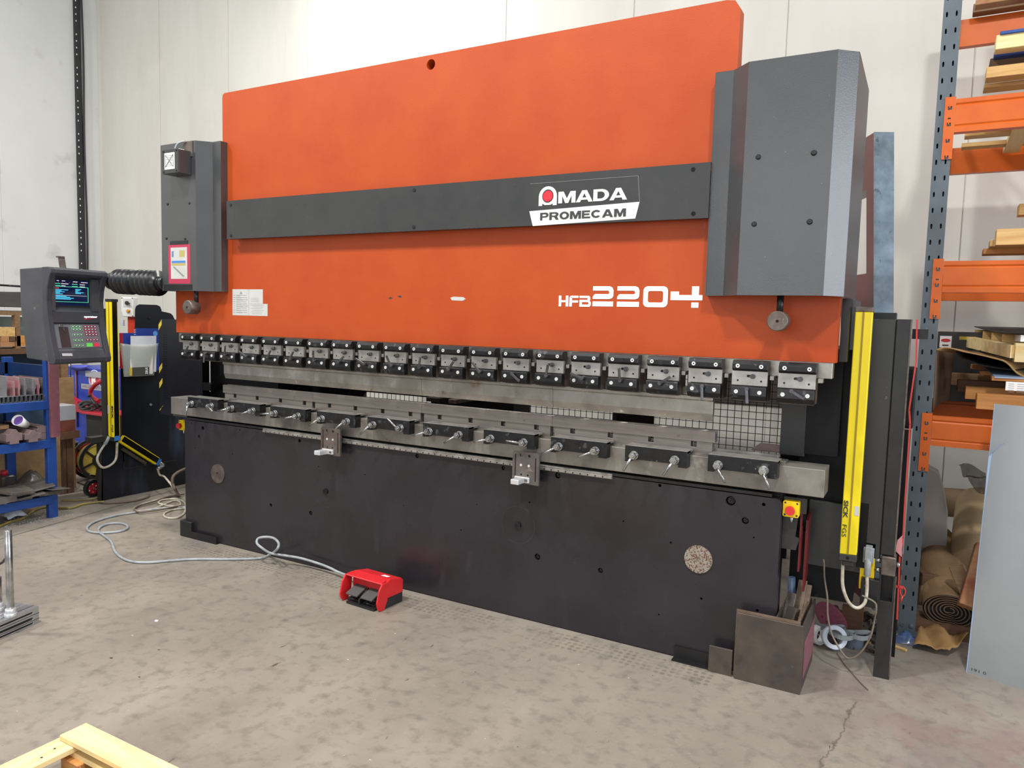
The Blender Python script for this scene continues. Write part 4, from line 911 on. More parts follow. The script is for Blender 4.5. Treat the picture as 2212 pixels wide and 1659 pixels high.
# die blocks on the middle shelf
def cross(y, z, w_, h, t):
    return [(y-w_*.28, z), (y+w_*.28, z), (y+w_*.28, z+t), (y+w_*.5, z+t), (y+w_*.5, z+h*.72), (y+w_*.3, z+h*.72), (y+w_*.12, z+h), (y-w_*.12, z+h), (y-w_*.3, z+h*.72), (y-w_*.5, z+h*.72), (y-w_*.5, z+t), (y-w_*.28, z+t)]
ms = .606
for y, w_, h, x0, lab, m2 in ((-.525, .11, .105, SX+.02, 'cross-shaped pinkish die block at the left of the middle shelf', 'pink_steel'), (-.400, .115, .085, SX+.03, 'broad die block with a sloping top in the middle of the middle shelf', 'pink_steel')):
    tag(MB().prism(cross(y, ms, w_, h, .022), FYZ, SX-.5, x0).build('die_block', m2, None, bev=.001), lab, 'die block', 'die blocks on the middle shelf')
for k, (z, lab) in enumerate(((ms, 'lower of the two notched die bars stacked at the right of the middle shelf'), (ms+.052, 'upper of the two notched die bars stacked at the right of the middle shelf'))):
    y = -.295+(-.008 if k else 0); P_ = [(y-.045, z), (y+.035, z), (y+.035, z+.015), (y+.025, z+.026), (y+.035, z+.037), (y+.035, z+.05), (y-.045, z+.05), (y-.035, z+.038), (y-.045, z+.026)]
    tag(MB().prism(P_, FYZ, SX-.48, SX-.02).build('die_bar', 'pink_steel', None, bev=.001), lab, 'die block', 'die blocks on the middle shelf')
tag(MB().box(SX-.48, SX-.04, -.60, -.53, ms+.108, ms+.135).build('timber_strip', 'brown_timber', None), 'brown wooden strip lying on the cross-shaped die block on the middle shelf', 'timber')
cp = thing('paper_cup', 'white cup with a purple inside lying on the middle blue shelf', 'cup', (SX-.08, -.43, ms+.1))
a, b_ = Vector((SX-.09, -.39, ms+.115)), Vector((SX-.03, -.475, ms+.165)); ax = (b_-a).normalized()
B = MB(); B.cyl(a, b_, .028, .04, n=24, caps=False); B.build('cup_wall', 'pure_white', cp, solid=.002)
MB().ring(b_-ax*.001, ax, .041, .038, .003, 24).build('rim', 'pure_white', cp)
MB().cyl(b_-ax*.02, b_-ax*.019, .037, n=24).build('purple_inside', mat('purple', '#6c4a9c', rough=.5), cp)
# scrap plates on the bottom shelf
rs = random.Random(4)
scr_ = [(-.60, .185, .16, .05, 12, 'thick dusty steel bar end at the left of the bottom shelf'), (-.50, .182, .14, .02, -8, 'flat dusty steel strip low on the bottom shelf beside the bar ends'), (-.42, .20, .20, .012, 20, 'thin dusty plate slanting in the middle of the bottom shelf'), (-.36, .235, .26, .012, 28, 'largest dark sheet offcut with a bright edge on top of the scrap pile'), (-.30, .182, .20, .03, -14, 'dusty folded steel piece at the right end of the bottom shelf'), (-.47, .225, .13, .03, 15, 'dusty steel block lying on the thin plates on the bottom shelf'), (-.56, .245, .15, .02, -18, 'dusty plate on top of the bar ends at the left of the bottom shelf'), (-.27, .225, .16, .006, -20, 'bent thin sheet hanging over the right end of the bottom shelf')]
for y, z, ln, th, tilt, lab in scr_:
    t = math.radians(tilt); az = Vector((0, -math.sin(t)*.3, 1)).normalized(); ay = Vector((.35*math.sin(t*2), math.cos(t), math.sin(t)*.35)).normalized(); ax_ = ay.cross(az).normalized(); az = ax_.cross(ay)
    tag(MB().obox((SX-.08+rs.uniform(-.02, .06), y, z+th/2+.004), ax_*.13, ay*ln/2, az*th/2).build('steel_offcut', 'dusty_steel', None, bev=.002), lab, 'steel offcut', 'steel offcuts on the bottom shelf')
tag(MB().cyl((SX-.3, -.47, .215), (SX+.03, -.41, .215), .022, n=20).build('steel_round_bar', 'dusty_steel', None, bev=.002), 'round dusty steel bar on the bottom shelf pointing to the machine', 'steel bar')
tag(MB().cyl((SX-.3, -.58, .205), (SX+.03, -.605, .205), .026, n=20).build('steel_round_bar', 'pink_steel', None, bev=.002), 'round bar with a reddish end at the far left of the bottom shelf', 'steel bar')
j = thing('jerry_can', 'dark plastic can with a red cap on the bottom shelf against the board', 'can', (SX-.42, -.36, .18))
MB().box(SX-.50, SX-.36, -.43, -.33, .18, .30).build('can_body', 'smoke_plastic', j, bev=.02, seg=3); MB().cyl((SX-.42, -.385, .30), (SX-.42, -.385, .335), .024, n=16).build('red_cap', 'red_plastic', j)
B = MB(); rs = random.Random(3)
B.grid(lambda u, v: Vector((SX-.42+.2*u, -.34+.2*v, .22+.10*math.sin(math.pi*u)*math.sin(math.pi*v)+rs.uniform(-.012, .012))), 12, 12)
tag(B.build('plastic_bag', 'smoke_plastic', None), 'crumpled clear plastic bag at the back right of the bottom shelf', 'plastic bag')
B = MB(); B.box(SX-.004, SX+.02, -.268, -.2, .62, 1.22); o = tag(B.build('flat_bar', 'pink_oxide', None), 'upright pink-red primed flat bar fixed at the right post of the blue shelf', 'steel bar')
# things on top of and behind the shelf
B = MB(); p0, p1 = at(0, 668, x=-6.6), at(62, 676, x=-6.6)
bench = thing('steel_bench', 'brown steel bench frame behind the blue shelf, carrying timber blocks', 'bench', (-6.6, -.6, 0))
z = at(30, 753, x=-6.6).z
MB().box(-6.9, -6.58, -1.6, .42, z-.045, z).build('bench_beam', 'pine_dark', bench)
z2 = at(30, 672, x=-6.6).z; MB().box(-6.66, -6.60, -1.6, .42, z2-.035, z2+.0).build('top_rail', 'brown_timber', bench); MB().box(-6.61, -6.598, -1.6, .42, z2, z2+.005).build('rail_edge', 'alu', bench)
yq = at(38, 700, x=-6.6).y; MB().box(-6.65, -6.60, yq-.02, yq+.02, z, z2-.035).build('bench_post', 'brown_timber', bench)
for yy in (-1.5, .35): MB().box(-6.66, -6.60, yy-.03, yy+.03, 0, z-.045).build('bench_leg', 'brown_timber', bench)
MB().box(-6.93, -6.90, -1.5, .46, z-.5, z-.045).build('back_panel', 'cupboard_teal', bench); MB().box(-6.93, -6.90, -1.5, .24, z+.05, z2-.05).build('back_panel', 'pale_teal', bench)
for px0, py0, px1, py1, m2, lab, dz in ((0, 707, 35, 727, 'pine', 'pale square timber block on top of the stack behind the shelf', 0), (3, 727, 20, 739, 'timber_red', 'small brown timber block, left one in the middle row of the stack', .0), (21, 727, 36, 738, 'pine_dark', 'dark timber block, right one in the middle row of the stack', 0), (2, 739, 33, 749, 'timber_red', 'brown timber block at the bottom of the stack behind the shelf', 0), (36, 725, 56, 748, 'pine_orange', 'light orange timber block right of the dark stack, beside the console', 0)):
    x0, x1, a, b_, c_, d_ = span_x(px0, py0, px1, py1, -6.6, .2)
    tag(MB().box(x0, x1, a, b_, max(c_, z+.0005), d_).build('timber_block', m2, None, bev=.002), lab, 'timber block', 'timber blocks stacked behind the shelf')
# black tarpaulin draped above
p0 = at(0, 628, x=-6.62); zl = at(0, 664, x=-6.6).z
B = MB(); B.grid(lambda u, v: Vector((-6.64+.06*math.sin(u*11)*v*(1-v)-.25*(1-v), -1.0+1.42*u, zl+(p0.z-zl+.01*math.sin(7*u))*(1-v)+.004)), 18, 8)
tag(B.build('black_tarpaulin', 'black_card', None, solid=.004), 'folded black tarpaulin lying on the top rail behind the console', 'tarpaulin')
B = MB(); p0, p1 = at(-4, 614, x=-6.9), at(45, 619, x=-6.9); B.cyl(p0+Vector((0, -.4, 0)), p1+Vector((0, .1, 0)), .009, n=10); B.cyl(p1+Vector((0, .1, 0)), p1+Vector((0, .1, -.2)), .009, n=10)
tag(B.build('hand_rail', 'blackened_steel', None), 'thin black pipe rail above the tarpaulin at the left edge', 'pipe')

# ------------------------------------------------------------------ clutter between shelf and guard door
o = MB().box(-6.575, -6.555, -.12, .40, .0, at(135, 815, x=-6.6).z); tag(o.build('board', 'mdf', None), 'upright brown fibreboard sheet right behind the blue shelf', 'board')
zt = at(140, 783, x=-6.75).z; B = MB(); yy0 = at(128, 800, x=-6.75).y
B.box(-6.82, -6.75, yy0, at(147, 800, x=-6.75).y, .0, zt+.06)
tr = tag(B.build('rod_holder', 'black_card', None), 'black holder with long rods behind the fibreboard sheet', 'rod holder')
for i in range(4): MB().cyl((-6.745, yy0+.02+.025*i, zt-.16), (-6.745, yy0+.028+.025*i, zt+.05), .004, n=8).build('rod', 'old_steel', tr)
# small stand with stacked boxes
x0, x1, a, b_, c_, d_ = span_x(127, 932, 172, 948, -6.35, .22)
st = thing('dark_timber_stand', 'dark timber plank stand carrying the two stacked boxes beside the shelf', 'stand', (-6.45, .1, 0))
MB().box(x0, x1, a, b_, c_, d_).build('plank', 'pine_dark', st); MB().box(x0+.05, x1-.05, a+.03, a+.09, 0, c_).build('leg', 'pine_dark', st); MB().box(x0+.05, x1-.05, b_-.09, b_-.03, 0, c_).build('leg', 'pine_dark', st)
x0, x1, a2, b2, c2, d2 = span_x(128, 908, 163, 932, -6.36, .2); tag(MB().box(x0, x1, a2, b2, d_+.0005, d2).build('crate', 'box_brick', None, bev=.002), 'brick-red wooden box on the dark timber stand', 'box')
x0, x1, a3, b3, c3, d3 = span_x(127, 876, 164, 908, -6.36, .2); tag(MB().box(x0, x1, a3, b3, d2+.0005, d3).build('tile_stack', 'box_white', None, bev=.002), 'pale grey tile box on the brick-red box', 'box')
# blue welding machine cabinet
bl = thing('welding_cabinet', 'tall blue cabinet with a round red and white R badge behind the console', 'cabinet', (-7.8, 1.35, 0))
BY = 1.3; xl, xr = at(145, 850, y=BY).x, at(232, 850, y=BY).x; xs = at(167, 850, y=BY).x; zt = at(200, 796, y=BY).z; zb = at(190, 926, y=BY).z
MB().box(xl, xr, BY, BY+.4, .12, zt).build('housing', 'banner_blue', bl, bev=.005)
MB().box(xs-.012, xs+.006, BY-.002, BY, zb, zt).build('gap', 'dark_hole', bl); MB().cyl((xs-.002, BY-.01, zb), (xs-.002, BY-.01, zt), .008, n=8).build('rod', 'pink_oxide', bl)
for i in range(13):
    z = at(155, 812+i*3.3, y=BY).z; MB().box(xl+.05, xs-.06, BY-.0015, BY, z-.004, z+.002).build('vent', 'box_white', bl)
c0 = at(204.5, 820, y=BY); rr = .105
MB().cyl((c0.x, BY-.002, c0.z), (c0.x, BY, c0.z), rr, n=36).build('badge', 'pure_white', bl)
MB().ring((c0.x, BY-.002, c0.z), (0, -1, 0), rr*.92, rr*.86, .001, 36).build('badge_ring', 'banner_blue', bl)
MB().cyl((c0.x, BY-.003, c0.z), (c0.x, BY-.002, c0.z), rr*.78, n=30).build('badge_field', 'logo_red', bl)
text('R', FXZ, c0.x-.05, c0.x+.055, c0.z-.062, c0.z+.06, BY-.0035, 'pure_white', 'lettering', bl, bold=.06)
z = at(200, 836, y=BY).z; MB().box(at(176, 830, y=BY).x, xr-.02, BY-.003, BY, z-.03, z+.025).build('name_strip', 'box_white', bl)
text('WELDING GUNS', FXZ, at(178, 830, y=BY).x, xr-.08, z-.014, z+.012, BY-.0035, 'print_grey', 'lettering', bl)
MB().box(at(188, 795, y=BY).x, xr, BY-.02, BY, zt-.09, zt-.03).build('control_strip', 'box_white', bl)
B = MB(); B.tube(smooth([at(236, 812, y=1.0), at(222, 822, y=1.0), at(207, 830, y=1.0), at(197, 842, y=1.0), at(196, 853, y=1.0), at(203, 861, y=1.0), at(213, 867, y=1.0)], 6), .021, 12)
B.tube([at(236, 812, y=1.0), at(236, 812, y=1.28)], .021, 10); B.build('red_handle', 'red_plastic', bl)
p0, p1 = at(138, 850, y=1.2), at(172, 872, y=1.2)
B = MB(); B.bar(p0, p1, .05, .05); B.box(p1.x, xr, 1.15, 1.3, p1.z-.08, p1.z-.01); B.build('red_frame', 'red_plastic', bl)
B = MB(); B.grid(lambda u, v: at(154+34*u, 788+9*v+4*math.sin(u*math.pi)*v, y=BY-.02-.05*math.sin(math.pi*v)), 10, 5)
tag(B.build('blue_cloth', 'cloth_blue', None, solid=.01), 'light blue cloth hanging over the top of the blue cabinet', 'cloth')
# red tray tub in front
tb_ = thing('red_tub', 'black drum with a red rim tray full of cables in front of the blue cabinet', 'tub', (-7.2, .95, 0))
p0, p1 = at(171, 888, y=.9), at(236, 898, y=.9)
MB().box(p0.x, p1.x, .9, 1.2, p1.z-.02, p0.z).build('red_tray', 'red_plastic', tb_, bev=.004)
MB().box(p0.x+.05, p1.x, .94, 1.18, .0, p1.z-.02).build('drum', 'black_card', tb_)
cb = MB(); cc = at(199, 884, y=1.05)
for i in range(5): cb.tube([cc+Vector((.16*math.cos(a)+.01*i, .1*math.sin(a), .014*i+.03*math.sin(a*2+i)+.012)) for a in [2*math.pi*k/20 for k in range(20)]], .012, 8, closed=True)
tag(cb.build('cable_coil', 'cable_dark', None), 'coil of dark cable lying in the red tray', 'cable')
lv = MB(); lv.tube([at(194, 855, y=.95), at(200, 866, y=.95), at(210, 882, y=.95)], .014, 10); lv.cyl(at(193, 852, y=.95), at(194, 857, y=.95), .02, n=14)
tag(lv.build('lever', 'rubber', None), 'black lever with a knob standing out of the red tray', 'lever')
# wire reel
c0 = at(215, 1036, z=0); RX, RYY, RR = c0.x, c0.y, .185
re_ = thing('wire_reel', 'yellow welding wire reel with black spoked flanges standing on the floor', 'wire reel', (RX, RYY, 0))
for k, xx in enumerate((RX, RX-.13)):
    B = MB(); B.ring((xx-.01, RYY, RR), (1, 0, 0), RR, RR-.028, .012, 48); B.ring((xx-.01, RYY, RR), (1, 0, 0), .06, .02, .012, 24)
    for i in range(6):
        a = math.radians(60*i+20); B.bar((xx-.004, RYY+.05*math.cos(a), RR+.05*math.sin(a)), (xx-.004, RYY+(RR-.02)*math.cos(a), RR+(RR-.02)*math.sin(a)), .016, .010, (1, 0, 0))
    B.build('flange', 'rubber', re_)
MB().cyl((RX-.12, RYY, RR), (RX-.012, RYY, RR), .142, n=40).build('wire_winding', 'wire_yellow', re_)
MB().cyl((RX-.15, RYY, RR), (RX-.135, RYY, RR), .15, n=40).build('red_backing', 'red_plastic', re_)
# little trolley wheel
c0 = at(201, 1073, z=0); wr = .075
wh = thing('trolley_wheel', 'small black tyre with a red spoked hub on the floor beside the guard door', 'wheel', (c0.x, c0.y, 0))
B = MB(); B.ring((c0.x-.02, c0.y, wr), (1, 0, 0), wr, wr*.66, .04, 36)
B.build('tyre', 'rubber', wh, bev=.003)
B = MB(); B.ring((c0.x-.012, c0.y, wr), (1, 0, 0), wr*.67, wr*.55, .02, 30); B.cyl((c0.x-.01, c0.y, wr), (c0.x+.012, c0.y, wr), .02, n=16)
for i in range(6):
    a = math.radians(60*i); B.bar((c0.x, c0.y, wr), (c0.x, c0.y+wr*.6*math.cos(a), wr+wr*.6*math.sin(a)), .018, .012, (1, 0, 0))
B.build('hub', 'red_plastic', wh); MB().cyl((c0.x+.01, c0.y, wr), (c0.x+.02, c0.y, wr), .009, n=12).build('axle_cap', 'alu', wh)
MB().cyl((c0.x-.3, c0.y+.05, wr), (c0.x-.02, c0.y, wr), .009, n=8).build('axle', 'old_steel', wh)
c0 = at(148, 1000, z=.1); pc = thing('paint_can', 'black paint can with white lettering on a red wheeled base', 'can', (c0.x, c0.y, 0))
MB().cyl((c0.x, c0.y, .10), (c0.x, c0.y, .30), .085, n=28).build('can_body', 'paint_can', pc); MB().ring((c0.x, c0.y, .295), (0, 0, 1), .088, .08, .01, 28).build('rim', 'alu', pc)
MB().box(c0.x+.03, c0.x+.082, c0.y-.05, c0.y-.02, .14, .24).build('label_print', 'pure_white', pc)
MB().box(c0.x-.11, c0.x+.12, c0.y-.12, c0.y+.12, .055, .10).build('red_base', 'red_plastic', pc)
for dx, dy in ((.08, -.09), (.08, .09), (-.08, -.09), (-.08, .09)): MB().cyl((c0.x+dx, c0.y+dy-.01, .028), (c0.x+dx, c0.y+dy+.01, .028), .028, n=16).build('wheel', 'rubber', pc)

# ------------------------------------------------------------------ foot pedal and its cable
pl = thing('foot_pedal', 'red hooded two-pedal foot switch on the concrete in front of the bed', 'foot switch', (-2.6, -.25, 0))
A0, A1, A2 = Vector((-2.790, -.328, 0)), Vector((-2.480, -.354, 0)), Vector((-2.482, -.159, 0))
px = Vector((1, -.06, 0)).normalized(); py = Vector((.06, 1, 0)).normalized(); O = Vector((-2.775, -.335, 0))
def PF(u, v, w_): return O+px*w_+py*u+Vector((0, 0, v))    # u back, v up, w across
L_ = .285
sidep = [(.0, .006), (.0, .02), (-.012, .04), (.01, .115), (.03, .148), (.105, .150), (.105, .04), (.06, .006)]
def shell(w0, w1): return MB().prism([(-.004, .02), (.012, .0), (.05, .0), (.075, .05), (.085, .15), (.03, .148), (.005, .115), (-.012, .05)], PF, w0, w1)
shell(0, .010).build('hood_side', 'pedal_red', pl, bev=.003); shell(L_-.010, L_).build('hood_side', 'pedal_red', pl, bev=.003)
MB().add([PF(.028, .150, .006), PF(.028, .150, L_-.006), PF(.095, .158, L_-.02), PF(.095, .158, .02), PF(.028, .142, .006), PF(.028, .142, L_-.006), PF(.095, .150, L_-.02), PF(.095, .150, .02)], [(0, 1, 2, 3), (7, 6, 5, 4), (0, 4, 5, 1), (1, 5, 6, 2), (2, 6, 7, 3), (3, 7, 4, 0)]).build('hood_top', 'pedal_red', pl, bev=.003)
MB().prism([(.075, .055), (.075, .152), (.10, .157), (.19, .140), (.205, .125), (.205, .055)], PF, .02, L_-.004).build('rear_cover', 'pedal_red', pl, bev=.006, seg=2)
MB().prism([(.03, .0), (.03, .018), (.075, .018), (.075, .055), (.203, .055), (.203, .0)], PF, .022, L_-.006).build('base', 'black_plastic', pl, bev=.002)
MB().prism([(-.005, 0), (-.005, .012), (.075, .012), (.075, 0)], PF, .05, L_-.03).build('base_plate', 'black_plastic', pl)
for w0 in (.045, .155):
    MB().prism([(-.004, .050), (-.004, .060), (.08, .092), (.08, .080)], PF, w0, w0+.085).build('pedal', 'pedal_grey', pl, bev=.002)
MB().prism([(-.0, .012), (-.0, .04), (.08, .09), (.08, .012)], PF, .137, .145).build('divider', 'black_plastic', pl)
MB().add([PF(.12, .1535, .19), PF(.12, .1535, .235), PF(.15, .1485, .235), PF(.15, .1485, .19)], [(0, 1, 2, 3)]).build('printed_label', 'pure_white', pl)
def floor_cable(name, lab, pix, r, m2, pre=(), post=(), z=None):
    pts = list(pre)+[at(x, y, z=r*1.02 if z is None else z) for x, y in pix]+list(post)
    return tag(MB().tube(smooth(pts, 8), r, 8).build(name, m2, None), lab, 'cable')
e0 = PF(.20, .045, .06)
loop = [at(736, 1238, y=-.06), at(715, 1228, y=-.05), at(690, 1218, y=-.045), at(650, 1206, y=-.05), at(615, 1200, y=-.08)]
lp2 = [at(585, 1195, y=-.12), at(565, 1183, y=-.16), at(555, 1173, y=-.15), at(558, 1163, y=-.13), at(575, 1160, y=-.12), at(592, 1163, y=-.12), at(602, 1174, y=-.14), at(598, 1187, y=-.16), at(583, 1198, z=.018)]
pix = [(560, 1206), (500, 1208), (420, 1208), (370, 1211), (320, 1215), (285, 1213), (262, 1204), (248, 1190), (240, 1170), (226, 1158), (213, 1148), (216, 1139), (232, 1132), (256, 1130), (273, 1134), (275, 1141), (262, 1147), (240, 1150), (215, 1151), (194, 1148), (188, 1142), (192, 1135), (205, 1127), (228, 1119), (258, 1112), (290, 1107), (330, 1100), (375, 1096), (410, 1095)]
tag(MB().tube(smooth([e0]+loop+lp2+[at(x, y, z=.009) for x, y in pix], 7), .0082, 8).build('pedal_cable', 'cable_grey', None), 'grey cable looping across the floor from the red foot switch to the left', 'cable')
floor_cable('coiled_cable', 'pale cable coiled in rings on the floor by the left end of the bed', [(386, 1070), (380, 1064), (384, 1070), (370, 1072), (340, 1080), (310, 1088), (292, 1096), (291, 1101), (300, 1104), (330, 1100), (350, 1092), (375, 1082), (388, 1084), (388, 1092), (372, 1094), (352, 1090), (342, 1086), (352, 1080), (380, 1078), (396, 1084), (401, 1094), (398, 1108), (384, 1118), (364, 1119), (354, 1114), (358, 1107), (375, 1101), (400, 1098)], .008, 'cable_white')
floor_cable('coiled_cable', 'brownish cable crossing the floor under the pale coil by the bed', [(398, 1067), (365, 1072), (330, 1084), (300, 1092), (290, 1100), (302, 1106), (340, 1102), (380, 1094), (398, 1092)], .007, 'cable_brown', z=.018)
floor_cable('cable', 'dark brown cable running along the foot of the guard door', [(322, 1068), (318, 1074), (290, 1082), (250, 1086), (225, 1087), (200, 1083)], .008, 'cable_brown')
floor_cable('air_hose', 'yellow hose wandering over the floor past the foot of the blue shelf', [(-6, 1139), (20, 1128), (50, 1119), (62, 1110), (80, 1100), (100, 1095), (130, 1097), (155, 1097), (175, 1090), (200, 1086), (225, 1084)], .010, 'cable_yellow')
floor_cable('air_hose', 'thin yellow lead on the floor behind the blue shelf post', [(134, 1081), (160, 1081), (185, 1080), (206, 1077), (220, 1070)], .006, 'cable_yellow')
tag(MB().tube(smooth([at(x, y, x=-5.0) for x, y in ((402, 1012), (385, 1020), (374, 1030), (373, 1045), (380, 1060))]+[at(386, 1070, z=.01)], 8), .012, 8).build('hose', 'cable_brown', None), 'brown hose dropping from the left end of the bed to the floor', 'hose')
# rubbish under the shelf
rs = random.Random(9); B = MB()
for i in range(140):
    x, y, s = rs.uniform(-5.95, -5.66), rs.uniform(-.62, -.1), rs.uniform(.002, .007)
    a = rs.uniform(0, 3); B.obox((x, y, s*.5), Vector((math.cos(a), math.sin(a), .2))*s, Vector((-math.sin(a), math.cos(a), 0))*s*.6, Vector((0, 0, .5))*s)
tag(B.build('shelf_debris', 'belt_grey', None), 'pale swarf and crumbs scattered under the blue shelf', 'debris', kind='stuff')
c0 = at(25, 1114, z=.02); rs = random.Random(5)
B = MB(); B.grid(lambda u, v: Vector((c0.x-.05+.12*u, c0.y-.06+.14*v, .012+.05*math.sin(math.pi*u)*math.sin(math.pi*v)+rs.uniform(0, .02))), 6, 6)
tag(B.build('crumpled_paper', 'paper_white', None, solid=.001), 'crumpled pale blue paper on the floor under the blue shelf', 'paper')
# ------------------------------------------------------------------ right safety guard and light curtain
gr = thing('guard_frame', 'black steel guard housing with a square tube leg right of the machine', 'guard frame', (-.12, .35, 0))
MB().box(-.222, -.128, .30, .70, .55, 1.640).build('housing', 'guard_grey', gr, bev=.002)
MB().box(-.285, -.13, .45, .47, 1.50, 1.672).build('top_plate', 'black_paint', gr, bev=.004)
MB().box(-.126, -.124, .298, .30, .56, 1.63).build('seam', 'dark_hole', gr)
MB().box(-.126, -.067, .30, .36, .575, 1.641).build('tube_post', 'tube_black', gr, bev=.003)
MB().box(-.070, -.064, .298, .306, .575, 1.641).build('worn_edge', 'old_steel', gr)
MB().box(-.119, -.060, .285, .37, .485, .572).build('clamp_block', 'old_steel', gr, bev=.004)
for z in (.545, .50):
    MB().cyl((-.145, .31, z), (-.119, .31, z), .012, n=10).build('bolt', 'bright_zinc', gr); 
MB().cyl((-.060, .32, .535), (-.045, .32, .535), .012, n=10).build('bolt', 'bright_zinc', gr)
B = MB(); B.box(-.124, -.114, .30, .37, .36, .485); B.box(-.066, -.056, .30, .37, .36, .485); B.box(-.114, -.066, .36, .37, .36, .485); B.build('open_channel', 'tube_black', gr)
B = MB(); B.plate(rrect(-.121, -.054, .0, .362, .006, 3), [], FXZ, .30, .37); B.build('leg', 'tube_black', gr, bev=.004)
MB().box(-.058, -.053, .299, .305, .015, .485).build('worn_edge', 'old_steel', gr)
MB().box(-.222, -.185, .296, .30, .50, .80).build('lower_plate', 'black_frame', gr)
MB().box(-.205, -.145, .30, .33, .40, .62).build('yellow_bracket', 'estop_yellow', gr, bev=.002)
MB().box(-.195, -.12, .27, .31, .33, .46).build('hinge_bracket', 'black_paint', gr, bev=.002)
for z in (.43, .36): MB().cyl((-.172, .27, z), (-.172, .262, z), .008, n=12).build('bolt', 'old_steel', gr)
B = MB(); B.box(-.195, -.15, .285, .30, .53, .60); B.box(-.186, -.158, .25, .30, .55, .612); B.cyl((-.172, .262, .56), (-.172, .262, .478), .014, n=18); B.build('cable_plug', 'cable_grey', gr, bev=.002)
MB().tube(smooth([(-.172, .262, .48), (-.168, .255, .42), (-.172, .24, .36), (-.20, .22, .335), (-.235, .20, .36), (-.262, .185, .43), (-.268, .18, .51), (-.268, .18, .555)], 8), .0075, 10).build('cable', 'cable_white', gr)
cu = thing('light_curtain', 'tall yellow light curtain bar facing the hall at the right end of the machine', 'light curtain', (-.25, .18, .56))
MB().plate([(-.283, .590), (-.214, .594), (-.214, 1.668), (-.283, 1.668)], [], FXZ, .15, .20).build('housing', 'yellow_paint', cu, bev=.003)
MB().box(-.2535, -.2455, .1485, .1515, .592, 1.667).build('groove', 'groove_yellow' if 'groove_yellow' in MT else 'yellow_paint', cu) if False else MB().box(-.2535, -.2455, .1485, .1515, .592, 1.667).build('groove', bpy.data.materials['groove_yellow'], cu)
MB().box(-.284, -.213, .149, .201, 1.668, 1.690).build('end_cap', 'old_steel', cu, bev=.002); MB().box(-.284, -.213, .149, .201, .562, .592).build('end_cap', 'guard_grey', cu, bev=.002)
MB().cyl((-.249, .1485, .577), (-.249, .1475, .577), .007, n=14).build('cap_screw', 'dark_hole', cu)
MB().box(-.272, -.226, .155, .195, .538, .562).build('gland', 'black_plastic', cu, bev=.003)
text('SICK', lambda u, v, w_: (-.270+v, w_, .835-u), 0, .080, -.009, .010, .149, 'print_dark', 'lettering', cu, bold=.03)
text('FGS', lambda u, v, w_: (-.270+v, w_, .725-u), 0, .055, -.009, .009, .149, 'print_dark', 'lettering', cu)
MB().box(-.234, -.215, .1487, .1497, .772, .815).build('rating_label', 'sticker_grey', cu)
tag(MB().tube(smooth([at(x, y, y=.24) for x, y in ((1779, 1208), (1780, 1222), (1781, 1250), (1787, 1290), (1788, 1330), (1795, 1365), (1808, 1392), (1824, 1416), (1836, 1422), (1852, 1416), (1868, 1398), (1882, 1370), (1890, 1335), (1893, 1310), (1888, 1300), (1874, 1292), (1862, 1286))], 6), .0042, 8).build('hanging_cable', 'hang_cable', None), 'long thin cable hanging in a loop between the bed and the tube leg', 'cable')
tag(MB().tube(smooth([at(x, y, z=.006) for x, y in ((1808, 1410), (1822, 1432), (1842, 1456), (1862, 1478), (1875, 1490))], 5), .0025, 6).build('thin_wire', 'cable_brown', None), 'thin dark wire lying on the floor under the hanging cable', 'wire')
rb = thing('red_locking_bar', 'thin bright red bar with a pink tag and ring beside the rack upright', 'bar', (-.03, .36, .2))
q = [(1983, 690), (1981, 790), (1967, 860), (1958, 900), (1958, 960), (1950, 1160), (1940, 1340)]
P_ = [at(x, y, y=.40) for x, y in [(1981, 690), (1979, 780), (1964, 885), (1966, 915), (1954, 1100), (1951, 1160), (1944, 1200), (1938, 1335)]]
B = MB()
for i in range(len(P_)-1): B.bar(P_[i], P_[i+1]+(P_[i+1]-P_[i]).normalized()*.002, .0065, .03, (0, 1, 0))
B.build('bar', 'bright_red_paint', rb)
c0 = at(1941, 1180, y=.39); MB().prism([(c0.x-.012, c0.z-.02), (c0.x-.006, c0.z+.03), (c0.x+.012, c0.z+.055), (c0.x+.016, c0.z-.045)], FXZ, .38, .385).build('pink_tag', mat('tag_pink', '#e39a9c', rough=.5), rb)
c0 = at(1950, 1278, y=.39); B = MB(); B.tube([c0+Vector((.010*math.cos(a), 0, .022*math.sin(a))) for a in [2*math.pi*i/16 for i in range(16)]], .003, 6, closed=True); B.tube([c0+Vector((0, 0, -.022)), c0+Vector((-.006, 0, -.05))], .004, 6); B.bar(c0+Vector((-.03, 0, .02)), c0+Vector((0, 0, .02)), .01, .01); B.build('ring', 'bright_red_paint', rb)
MB().box(-.064, .0, .42, .46, 1.555, 1.60).build('arm', 'black_paint', rb)

MB().box(-.105, -.042, .58, .60, .0, 1.12).build('door_leaf', 'black_frame', gr)
MB().box(-.09, -.035, .62, .70, 1.12, 1.42).build('motor_cover', 'black_frame', gr, bev=.015, seg=3)

